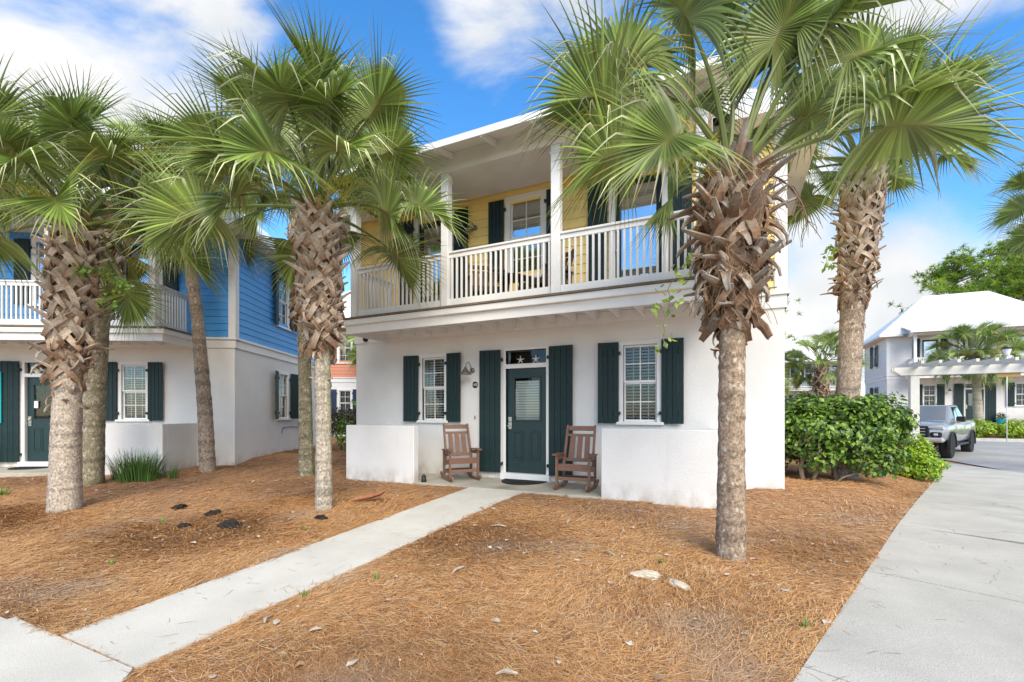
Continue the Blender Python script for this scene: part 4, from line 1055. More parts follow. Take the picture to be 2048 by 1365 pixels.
def palm(label, base, top, r0, r1, bark, nboot, bz0, brad, bkind, fronds, seed, scale=1.0, group='palm trees around the houses', flowers=0, bscale=1.0, hangers=0, cat='palm tree'):
    rr = random.Random(seed); base = Vector(base); top = Vector(top)
    root = empty('palm_tree', base); tag(root, label, cat, group)
    rel = top - base
    mid = [Vector((0, 0, -.25)), Vector((0, 0, 0)), Vector((rel.x * .12, rel.y * .12, rel.z * .25)), Vector((rel.x * .42, rel.y * .42, rel.z * .58)), Vector((rel.x, rel.y, rel.z))]
    zb = bz0
    trunk_mb(mid, [r0 * 1.22, r0 * 1.14, r0, r1, r1 * 1.05], seed, bark).build('trunk', m_trunk, root, smooth=True)
    def axis(z):
        t = z / rel.z; ts = [0, .25, .58, 1.0]; xs_ = [0, .12, .42, 1.0]
        s_ = float(np.interp(t, ts, xs_)); return Vector((rel.x * s_, rel.y * s_, z))
    # leaf bases in a spiral
    for i in range(nboot):
        t = .93 * i / max(1, nboot - 1); z = zb + (rel.z - zb + .12) * t; a = i * 2.39996 + rr.uniform(-.12, .12)
        r_ = r1 * .85 + (brad - r1) * min(1, t * 1.7 + .12) * (1 - .25 * max(0, t - .75) / .25)
        k = bkind(t, rr) if callable(bkind) else bkind
        o = obj('leaf_base', boots(k, rr.randrange(5)), root, axis(z) + Vector((math.cos(a), math.sin(a), 0)) * r_, 0)
        o.rotation_euler = (rr.uniform(-.3, .3), rr.uniform(-.25, .22), a); o.scale = (bscale * rr.uniform(.72, 1.25),) * 3
    for i in range(7 if nboot > 40 else 0):                       # a few old stubs below
        z = zb - rr.uniform(.05, .55); a = rr.uniform(0, 6.28)
        o = obj('leaf_base', boots(rr.choice((0, 2)), rr.randrange(5)), root, axis(z) + Vector((math.cos(a), math.sin(a), 0)) * r1 * .95); o.rotation_euler = (rr.uniform(-.5, .5), rr.uniform(.1, .9), a); o.scale = (rr.uniform(.4, .7),) * 3
    # matting under the bases
    core = MB(); k = 12; prof = []
    for i in range(k + 1):
        t = i / k; z = zb + (rel.z - zb + .2) * t
        prof.append((axis(z), r1 * .85 + (brad - r1) * min(1, t * 1.7 + .08) * (1 - .45 * max(0, t - .7) / .3) - .012))
    core.tube([p for p, _ in prof], [q for _, q in prof], 14, cols=[tuple(Vector((.20, .115, .06)) * rr.uniform(.8, 1.2)) for _ in prof])
    core.build('fibre_matting', m_boot, root, smooth=True)
    for (az, el, sc, ri) in fronds:
        me_, be = frond(el, ri)
        o = obj('frond', me_, root, rel + Vector((math.cos(R(az)), math.sin(R(az)), 0)) * r1 * .6 + Vector((0, 0, rr.uniform(-.06, .10))), 0)
        o.rotation_euler = (rr.uniform(-.25, .25), -R(el - be) + rr.uniform(-.06, .06), R(az)); s_ = sc * scale; o.scale = (s_, s_, s_)
    for i in range(flowers):
        me_ = cached(('fl', i % 3), lambda: flower_mesh(i % 3))
        o = obj('flower_spray', me_, root, rel, rr.uniform(0, 6.28)); o.scale = (scale,) * 3
    for i in range(hangers):
        me_ = cached(('st', i % 2), lambda: stalk_mesh(i % 2)); o = obj('dead_flower_stalk', me_, root, rel + Vector((0, 0, -.05)), R(rr.uniform(-75, 0))); o.scale = (scale,) * 3
    return root
CA = 25.35                       # camera turn: azimuth 25 lies to the photograph's right
def crown(n, seed, lo=-45, hi=84, skirt=0, pw=1.0):
    rr = random.Random(seed); L_ = []
    for i in range(n):
        t = (i + .5) / n; el = hi - (hi - lo) * t ** pw
        L_.append((i * 137.5 + rr.uniform(-14, 14) + seed * 40, el + rr.uniform(-7, 7), rr.uniform(.88, 1.08), rr.randrange(3)))
    for i in range(skirt): L_.append((rr.uniform(0, 360), rr.uniform(-58, -40), rr.uniform(.8, .95), rr.randrange(3)))
    return L_
lattice = lambda t, rr: 0 if t > .22 else rr.choice((0, 1, 2))
lattice2 = lambda t, rr: 0 if t > .12 else rr.choice((1, 2))
ragged = lambda t, rr: rr.choice((0, 1, 1)) if t > .72 else rr.choice((1, 1, 2, 2, 0))
# the near palm before the right end of the porch: fronds as in the photograph
F4 = [(CA + 150, 86, 1.12, 1), (CA + 182, 66, 1.1, 1), (CA + 176, 40, 1.06, 0), (CA + 192, 18, 1.06, 2), (CA + 200, -6, 1.0, 2), (CA + 226, -14, .92, 0), (CA - 8, 56, 1.15, 1), (CA + 40, 68, 1.1, 1),
      (CA - 14, 31, 1.16, 2), (CA - 4, 15, 1.12, 0), (CA + 55, 38, 1.0, 1), (CA + 95, 12, .95, 0), (CA + 62, 4, .85, 2), (CA + 168, 54, 1.1, 0), (CA + 85, 62, 1.0, 1),
      (CA + 270, 80, .95, 1), (CA + 25, 43, 1.05, 0), (CA + 8, 69, 1.1, 2), (CA + 352, 42, 1.0, 2)]
p4 = palm('nearest palm with shaggy brown boots standing before the right low wall', (.02, 4.83, G(.02, 4.83)), (.04, 4.86, 3.60), .118, .112, BROWN_BARK, 120, 2.36, .25, ragged, F4, 4, scale=.98, flowers=0, bscale=1.0, hangers=3)
for az, lz in ((CA + 175, .05), (CA + 200, .0), (CA + 160, .1)):
    o = obj('flower_spray', cached(('fl', int(az) % 3), lambda: flower_mesh(int(az) % 3)), p4, Vector((.02, .03, 3.66 + lz)), R(az)); o.scale = (1.0,) * 3
# loose fibres and hanging strands on its boots
rr = random.Random(8); b = MB()
for i in range(620):
    a = rr.uniform(0, 6.28); z = rr.uniform(2.4, 3.8); r_ = rr.uniform(.17, .30); p = Vector((r_ * math.cos(a), r_ * math.sin(a), z)); q = Vector((rr.uniform(-.6, .6), rr.uniform(-.6, .6), -rr.uniform(.2, 1))).normalized(); pts = [p]
    for j in range(4): pts.append(pts[-1] + q * rr.uniform(.03, .08)); q = (q + Vector((rr.uniform(-.5, .5), rr.uniform(-.5, .5), -.25))).normalized()
    b.tube(pts, .0028, 3, tuple(Vector((.30, .19, .11)) * rr.uniform(.6, 1.5)))
o = b.build('fibre_strand', m_boot, p4, fix=False); o['kind'] = 'stuff'
p1 = palm('thick grey trunked palm leftmost in front, before the blue house door', (-8.87, 3.29, G(-8.87, 3.29)), (-8.71, 3.34, 4.12), .175, .15, GREY_BARK, 104, 2.02, .26, lattice, crown(34, 1, lo=-20, skirt=2), 1, scale=.98, flowers=2)
p1b = palm('mossy palm trunk close behind the thick grey leftmost palm', (-11.29, 4.56, G(-11.29, 4.56)), (-11.1, 4.8, 5.2), .19, .16, MOSS_BARK, 50, 3.6, .24, lattice, crown(18, 2, lo=-8, skirt=0), 2, scale=1.0)
p2 = palm('tall slim leaning palm trunk in front of the blue house corner', (-10.80, 6.50, G(-10.8, 6.5)), (-11.40, 6.30, 6.0), .145, .125, [(.33, .26, .21), (.30, .235, .18)], 34, 5.2, .2, lattice, crown(19, 3, lo=-10, skirt=0), 3, scale=.95, flowers=2)
p3 = palm('pale trunked palm with wide lattice of boots left of the porch', (-5.25, 4.78, G(-5.25, 4.78)), (-5.30, 4.74, 4.22), .105, .108, LICHEN, 124, 2.40, .265, lattice2, crown(33, 5, hi=84, lo=-22, skirt=0), 5, scale=1.03, flowers=2)
p3b = palm('greenish palm trunk close behind the pale trunked palm', (-8.08, 6.89, G(-8.08, 6.89)), (-8.2, 6.85, 5.7), .13, .125, MOSS_BARK, 48, 3.3, .22, lattice, crown(16, 6, lo=-5, skirt=0), 6, scale=.95)
p5 = palm('tall palm rising behind the green hedge at the right', (1.93, 10.24, G(1.93, 10.24)), (2.26, 10.48, 5.95), .185, .19, [(.24, .21, .185), (.33, .24, .17)], 112, 3.35, .32, lattice2, crown(26, 7, lo=-10, skirt=0), 7, scale=1.0)
p8 = palm('palm whose fronds enter from beyond the right picture edge', (8.35, 17.0, -.15), (8.35, 17.0, 7.0), .17, .16, GREY_BARK, 30, 5.6, .25, lattice, crown(28, 8, skirt=3), 8, scale=.95)
p6 = palm('small far palm with broad boots seen over the hedge', (4.31, 28.6, -.05), (4.42, 28.66, 3.95), .26, .22, GREY_BARK, 60, 1.4, .36, lattice, crown(26, 9, skirt=3), 9, scale=.95)
p7 = palm('small palm with yellow flower sprays before the far white house', (11.8, 32.1, .25), (11.65, 32.1, 4.35), .20, .17, LICHEN, 24, 3.6, .25, 1, crown(32, 10, skirt=8), 10, scale=1.0, flowers=11)
p9 = palm('small far palm showing in the gap left of the yellow balcony', (-15.4, 18.0, .3), (-15.3, 18.0, 4.9), .16, .15, GREY_BARK, 24, 3.7, .22, lattice, crown(26, 11, skirt=4), 11, scale=1.05)
p10 = palm('far palm half hidden by the white stucco corner', (1.2, 27.5, -.05), (1.2, 27.5, 3.3), .2, .18, GREY_BARK, 20, 2.3, .25, lattice, crown(24, 12, skirt=4), 12, scale=.95)

# ---------------------------------------------------------------- shrubs
def leaf_cloud(name, blobs, n, size, pal, seed, parent, up=.5, ragged_=.22, shell=.62):
    rr = random.Random(seed); b = MB()
    tot = sum(r[3] * r[4] * r[5] for r in blobs)
    for (cx, cy, cz, rx, ry, rz_) in blobs:
        m = max(10, int(n * rx * ry * rz_ / tot))
        ph = [rr.uniform(0, 6) for _ in range(4)]
        for _ in range(m):
            u = Vector((rr.gauss(0, 1), rr.gauss(0, 1), rr.gauss(0, 1))).normalized()
            lump = 1 + ragged_ * (math.sin(4 * u.x + ph[0]) * math.sin(5 * u.y + ph[1]) + .7 * math.sin(7 * u.z + ph[2] + 3 * u.x))
            k = lump * (shell + (1 - shell) * rr.random() ** .6); p = Vector((cx + u.x * rx * k, cy + u.y * ry * k, cz + u.z * rz_ * k))
            nrm = (u + Vector((rr.uniform(-.7, .7), rr.uniform(-.7, .7), up + rr.uniform(-.3, .7)))).normalized()
            ax = nrm.cross(Vector((rr.uniform(-1, 1), rr.uniform(-1, 1), rr.uniform(-.4, .8)))).normalized(); sd_ = nrm.cross(ax)
            s_ = size * rr.uniform(.65, 1.25); w_ = s_ * rr.uniform(.26, .36)
            c = Vector(rr.choice(pal)) * rr.uniform(.75, 1.25)
            dn = nrm * (-.18 * s_)
            b.add([p - ax * s_ / 2, p + sd_ * w_ + nrm * .05 * s_, p - sd_ * w_ + nrm * .05 * s_, p + ax * s_ / 2 + dn, p - nrm * .02 * s_], [(0, 1, 4), (0, 4, 2), (1, 3, 4), (4, 3, 2)], tuple(c))
    o = b.build(name, m_leaf, parent, fix=False); o['kind'] = 'stuff'; return o
def stems(parent, specs, seed, mat=m_stem):
    rr = random.Random(seed)
    for (x, y, h, lx, ly, r_) in specs:
        b = MB(); pts = [Vector((x, y, -.1))]
        for i in range(1, 6):
            t = i / 5; pts.append(Vector((x + lx * t + rr.uniform(-.04, .04), y + ly * t + rr.uniform(-.04, .04), h * t)))
        b.tube(pts, [r_ * (1 - .12 * i) for i in range(6)], 7)
        for _ in range(5):
            i = rr.randrange(2, 5); p = pts[i]; q = Vector((rr.uniform(-1, 1), rr.uniform(-1, 1), rr.uniform(.1, .9))).normalized(); pp = [p]
            for j in range(3): pp.append(pp[-1] + q * .16); q = (q + Vector((rr.uniform(-.4, .4), rr.uniform(-.4, .4), .2))).normalized()
            b.tube(pp, [r_ * .5, r_ * .4, r_ * .3, r_ * .18], 5)
        b.build('stem', mat, parent, smooth=True)
GREENS = [(.13, .25, .03), (.09, .19, .03), (.20, .33, .045), (.06, .13, .03), (.26, .38, .05), (.17, .29, .04), (.045, .09, .025)]
LIME = [(.34, .52, .03), (.24, .43, .025), (.44, .54, .03), (.16, .33, .03)]
def shrub(label, loc, blobs, n, size, pal, seed, st, group=None, cat='shrub'):
    r = empty('shrub', (loc[0], loc[1], G(loc[0], loc[1]) if len(loc) < 3 else loc[2])); tag(r, label, cat, group)
    leaf_cloud('foliage', blobs, n, size, pal, seed, r); stems(r, st, seed); return r
shrub('big glossy green shrub with bare lower stems at the bed corner', (1.72, 10.05), [(0, 0, 1.05, .78, .6, .50), (.55, .1, 1.12, .60, .55, .48), (-.45, -.1, .96, .6, .5, .48), (.86, .2, 1.02, .36, .4, .34), (.35, -.3, .60, .7, .3, .3), (-.25, -.35, .42, .35, .25, .22), (.55, -.35, .34, .4, .25, .2)], 9500, .098, GREENS, 21,
      [(-.50, -.30, 1.0, -.05, .1, .045), (-.40, -.28, .9, .6, .1, .035), (.05, -.05, 1.0, -.2, .1, .04), (.2, .1, 1.0, .3, 0, .04), (.1, -.1, .7, .8, 0, .03), (-.1, -.35, .45, .9, -.1, .02)], 'shrubs in the right bed')
shrub('darker green shrub tucked between the white house corner and the big shrub', (1.25, 10.75), [(0, 0, .90, .55, .6, .66), (-.3, .5, .85, .5, .6, .66), (.3, .3, 1.08, .5, .5, .48)], 6500, .09, GREENS[:4] + GREENS[6:] + GREENS[3:4], 22,
      [(0, 0, 1, .1, 0, .04), (.2, .1, 1, -.2, .1, .035), (-.2, .2, 1, -.1, 0, .035)], 'shrubs in the right bed')
shrub('rounded green shrub behind the big glossy one', (2.3, 11.6), [(0, 0, .98, .75, .7, .55), (.4, .5, .92, .55, .6, .52)], 2600, .11, GREENS, 23, [(0, 0, 1, .1, 0, .04), (.2, .1, 1, -.2, .1, .035)], 'shrubs in the right bed')
shrub('small lime yellow shrub at the foot of the arbour post', (3.42, 12.05), [(0, 0, .44, .38, .38, .42), (.15, -.1, .32, .34, .32, .32), (.05, .05, .64, .24, .24, .24)], 4600, .065, LIME, 24, [(0, 0, .6, .1, 0, .02), (.05, .1, .6, -.1, 0, .02)])
# hedge before the far house
for i in range(7):
    shrub('low lime green clipped shrub before the far house, %s' % ('left end by the truck', 'second from the truck', 'third from the truck', 'fourth from the truck', 'fifth from the truck', 'sixth from the truck', 'right end')[i], (10.3 + i * 1.35, 31.6 + .08 * (i % 2), .12),
          [(0, 0, .42, .78, .6, .46)], 1500, .13, LIME, 30 + i, [(0, 0, .3, 0, 0, .03)], 'low shrubs before the far white house')
# between blue and yellow houses
REDB = [(.10, .05, .04), (.13, .07, .05), (.07, .08, .035), (.09, .10, .04)]
shrub('reddish brown clipped hedge in the gap between the houses', (-9.9, 10.6), [(0, 0, .95, .55, .55, .42), (-.8, .3, .95, .6, .55, .42), (-1.7, .6, .95, .6, .55, .42), (.7, -.1, .95, .5, .5, .4)], 5200, .09, REDB, 41, [(0, 0, .9, .1, 0, .03), (-.8, .3, .9, 0, 0, .03), (-1.7, .6, .9, .1, .1, .03), (.4, 0, .9, 0, 0, .03)], cat='hedge')
shrub('bright green leafy shrub showing above the reddish hedge', (-10.6, 12.2), [(0, 0, 1.55, .7, .6, .55), (.7, .1, 1.85, .5, .5, .45), (-.9, .2, 1.35, .6, .5, .5)], 2200, .16, LIME + GREENS[:3], 42, [(0, 0, 1.2, .1, 0, .03), (.5, 0, 1.2, 0, 0, .03)])
shrub('thin open green shrub beside the left low porch wall', (-8.65, 8.6), [(0, 0, .62, .3, .3, .35), (-.15, .1, .95, .25, .25, .25)], 420, .09, GREENS, 43, [(0, 0, .9, .1, .1, .018), (.05, 0, .8, -.2, 0, .015), (0, .05, .9, 0, -.1, .015)])
# grass clump by the blue house
def blades(name, label, loc, n, h, sp, pal, seed, cat='plant', group=None, w_=.008):
    rr = random.Random(seed); r = empty(name, loc); tag(r, label, cat, group); b = MB()
    for i in range(n):
        a = rr.uniform(0, 6.28); d0 = rr.random() ** .7 * sp * .5; x, y = d0 * math.cos(a) * 1.3, d0 * math.sin(a); ln = h * rr.uniform(.55, 1.15); out_ = rr.uniform(.1, .75); pts = []
        for j in range(5):
            t = j / 4; pts.append(Vector((x + math.cos(a) * out_ * ln * t ** 1.6 * .8, y + math.sin(a) * out_ * ln * t ** 1.6 * .8, ln * (t - .38 * out_ * t * t))))
        sd_ = Vector((-math.sin(a), math.cos(a), 0)); vs = []
        for j, p in enumerate(pts): q = sd_ * w_ * (1 - .22 * j); vs += [p - q, p + q]
        b.add(vs, [(2 * j, 2 * j + 1, 2 * j + 3, 2 * j + 2) for j in range(4)], tuple(Vector(rr.choice(pal)) * rr.uniform(.7, 1.3)))
    o = b.build('blade', m_leaf, r, fix=False); o['kind'] = 'stuff'; return r
GR = [(.06, .14, .03), (.09, .19, .04), (.05, .11, .03), (.13, .22, .06)]
blades('grass_clump', 'dark green strappy grass clump beside the blue house low wall', (-11.0, 5.25, G(-11.0, 5.25)), 480, .62, .85, GR, 51, 'grass clump', w_=.010)
blades('grass_clump', 'small arching grass tuft right of the strappy clump by the blue house', (-10.55, 5.62, G(-10.55, 5.62)), 60, .34, .25, GR, 52, 'grass clump', w_=.008)
blades('weed', 'green weed tuft at the left picture edge by the blue house path', (-11.4, 3.3, G(-11.4, 3.3)), 60, .18, .4, [(.2, .32, .06), (.13, .25, .05)], 53, 'weed', w_=.014)
WP = [((-3.02, 2.55), 'tiny weed beside the footpath, its lower right edge'), ((-2.73, 3.05), 'tiny green weed in the straw right of the footpath'), ((-.55, 4.35), 'tiny bright weed just above the pale stone'), ((.45, 3.55), 'tiny weed at the driveway edge'),
      ((-5.3, 2.3), 'tiny weed left of the footpath in the near straw'), ((-6.6, 3.4), 'tiny weed in the middle of the left bed'), ((-4.6, 3.9), 'tiny weed close to the left edge of the footpath')]
for i, ((x, y), lb) in enumerate(WP): blades('weed', lb, (x, y, G(x, y) + .01), 14, .07, .05, [(.2, .34, .05), (.15, .28, .05)], 60 + i, 'weed', 'tiny weeds in the pine straw', w_=.007)

# vines
def vine(label, pts, seed, n, size, pal):
    rr = random.Random(seed); P = [Vector(p) for p in pts]; r = empty('hanging_vine', P[0]); tag(r, label, 'vine'); P = [p - P[0] for p in P]
    b = MB(); fine = []
    for i in range(len(P) - 1):
        for j in range(5): fine.append(P[i].lerp(P[i + 1], j / 5) + Vector((rr.uniform(-.02, .02), rr.uniform(-.02, .02), 0)))
    b.tube(fine, .004, 4, (.12, .12, .05)); b.build('stem', m_stem, r)
    q = MB()
    for i in range(n):
        p = rr.choice(fine[3:]) + Vector((rr.uniform(-.1, .1), rr.uniform(-.1, .1), rr.uniform(-.05, .05))); nrm = Vector((rr.uniform(-1, 1), rr.uniform(-1.4, .3), rr.uniform(-.2, 1))).normalized()
        ax = nrm.cross(Vector((rr.uniform(-1, 1), rr.uniform(-1, 1), rr.uniform(-1, .2)))).normalized(); sd_ = nrm.cross(ax); s_ = size * rr.uniform(.6, 1.3); w_ = s_ * .34
        q.add([p - ax * s_ / 2, p + sd_ * w_, p - sd_ * w_, p + ax * s_ / 2, p - nrm * .05 * s_], [(0, 1, 4), (0, 4, 2), (1, 3, 4), (4, 3, 2)], tuple(Vector(rr.choice(pal)) * rr.uniform(.8, 1.2)))
    o = q.build('leaf', m_leaf, r, fix=False); o['kind'] = 'stuff'
vine('thin green vine dangling from the shaggy boots of the nearest palm', [(-.18, 4.72, 2.85), (-.42, 4.55, 2.66), (-.50, 4.45, 2.45), (-.54, 4.42, 2.2), (-.52, 4.40, 1.87)], 71, 46, .075, [(.16, .26, .05), (.24, .34, .06), (.30, .38, .05)])
vine('leafy green and yellow vine on the boots of the leftmost thick palm', [(-8.45, 3.2, 3.2), (-8.2, 3.25, 3.35), (-7.85, 3.35, 3.25), (-7.6, 3.45, 3.05), (-7.9, 3.3, 2.8)], 72, 150, .085, [(.13, .24, .04), (.22, .34, .05), (.34, .34, .05)])
vine('small vine with pale leaves on the boots of the tall palm behind the hedge', [(1.80, 10.05, 4.25), (1.68, 10.0, 4.35), (1.60, 10.0, 4.15), (1.66, 9.98, 3.9)], 73, 26, .11, [(.16, .30, .05), (.24, .36, .06)])

# ---------------------------------------------------------------- small things on the beds
def lump(name, label, cat, x, y, sx, sy, sz, mat, seed, group=None, rot=0, sub=3, rough=.18):
    bm = bmesh.new(); bmesh.ops.create_icosphere(bm, subdivisions=sub, radius=1); rr = random.Random(seed); ph = [rr.uniform(0, 6) for _ in range(6)]
    for v in bm.verts:
        c = v.co; k = 1 + rough * (math.sin(3 * c.x + ph[0]) * math.sin(4 * c.y + ph[1]) + .6 * math.sin(7 * c.z + ph[2] + 5 * c.x) + .4 * math.sin(11 * c.y + ph[3])) + rr.uniform(-.05, .05) * rough * 3
        v.co = Vector((c.x * sx * k, c.y * sy * k, c.z * sz * k))
    me_ = bpy.data.meshes.new(name); bm.to_mesh(me_); bm.free(); me_.materials.append(mat)
    o = obj(name, me_, None, (x, y, G(x, y) + sz * .3 + .008), rot); tag(o, label, cat, group); return o
lump('stone', 'larger flat pale stone lying in the straw before the nearest palm', 'stone', -.65, 4.04, .125, .085, .03, m_stone, 81, 'pale stones in the straw', .3)
lump('stone', 'smaller wedge shaped pale stone beside the larger flat one', 'stone', -.37, 3.94, .11, .05, .028, m_stone, 82, 'pale stones in the straw', -.7)
for i, (x, y, s_, lb) in enumerate(((-5.56, 3.63, .10, 'largest black soil clump between the left palms'), (-6.41, 3.94, .07, 'black soil clump just above the largest one'), (-7.39, 4.05, .075, 'black soil clump nearest the thick leftmost palm'), (-4.82, 4.33, .075, 'black soil clump by the foot of the pale trunked palm'), (-6.15, 3.42, .05, 'thin black soil clump left of the largest one'))):
    lump('soil_clump', lb, 'soil', x, y, s_ * 1.3, s_, s_ * .62, m_dirt, 90 + i, 'black soil clumps in the left bed', i, rough=.35)
b = MB(); b.strip([(-.22, 0, .01), (-.1, .02, .03), (.06, .03, .055), (.20, .05, .10), (.26, .06, .15)], [.05, .10, .15, .13, .07], .012, (0.1, 1, .25), cup=.3)
o = b.build('fallen_leaf_base', m_deadfrond, None, (-4.93, 5.3, G(-4.93, 5.3) + .02), R(18)); tag(o, 'curled reddish brown fallen palm boot on the straw beside the footpath', 'palm boot')
FL = [(-2.5, 4.9), (-2.15, 3.45), (-1.05, 4.45), (-1.35, 3.9), (-2.9, 2.15), (-1.1, 2.25), (-1.75, 5.3), (-3.1, 5.6), (-.2, 2.3)]
for i, (x, y) in enumerate(FL):
    b = MB(); s_ = (.10, .08, .085, .05, .07, .06, .055, .05, .07)[i]; b.strip([(-s_, 0, .0), (-s_ * .3, .01, .015), (s_ * .4, .0, .02), (s_, .015, .01)], [.008, .024, .027, .008], .005, (0, 1, .2), cup=.2)
    o = b.build('bark_flake', m_flakewood, None, (x, y, G(x, y) + .025), i * 1.3)
    tag(o, ('pale bark flake near the footpath, below the right rocking chair', 'pale bark flake left of centre in the right bed', 'pale bark flake below the right low wall', 'small pale flake left of the flat stone', 'pale flake by the near end of the footpath', 'pale flake in the near straw below the stones',
            'small pale flake before the porch edge', 'small pale flake close to the porch and footpath', 'pale flake in the near straw by the driveway')[i], 'bark flake', 'pale bark flakes in the right bed')

# ---------------------------------------------------------------- arbour over the driveway
ar = empty('arbour', (4.19, 14.70, 0)); tag(ar, 'grey white timber arbour spanning the driveway before the truck', 'arbour')
MB().box(-.09, .09, -.09, .09, -.5, 2.30).build('post', m_wood_perg, ar, bevel=.008); MB().box(5.2, 5.38, -.09, .09, -.5, 2.30).build('post', m_wood_perg, ar, bevel=.008)
for y in (-.115, .07):
    b = MB(); z0, z1 = 2.27, 2.47
    b.add([(-.42, y, z1), (-.42, y, z1 - .08), (-.28, y, z0), (5.6, y, z0), (5.6, y, z1), (-.42, y + .045, z1), (-.42, y + .045, z1 - .08), (-.28, y + .045, z0), (5.6, y + .045, z0), (5.6, y + .045, z1)], [(0, 1, 2, 3, 4), (9, 8, 7, 6, 5)] + [(i, (i + 1) % 5, 5 + (i + 1) % 5, 5 + i) for i in range(5)])
    b.build('beam', m_wood_perg, ar)
rm2 = MB().add([(-.03, -.5, .12), (-.03, -.5, .05), (-.03, -.42, 0), (-.03, .5, 0), (-.03, .5, .12), (.03, -.5, .12), (.03, -.5, .05), (.03, -.42, 0), (.03, .5, 0), (.03, .5, .12)], [(0, 1, 2, 3, 4), (9, 8, 7, 6, 5)] + [(i, (i + 1) % 5, 5 + (i + 1) % 5, 5 + i) for i in range(5)]).mesh('rafter', m_wood_perg)
for i in range(17): obj('rafter', rm2, ar, (.03 + i * .33, 0, 2.471))
MB().box(1.55, 1.95, .0, .02, 2.18, 2.28).build('lamp_bracket', m_brass, ar)

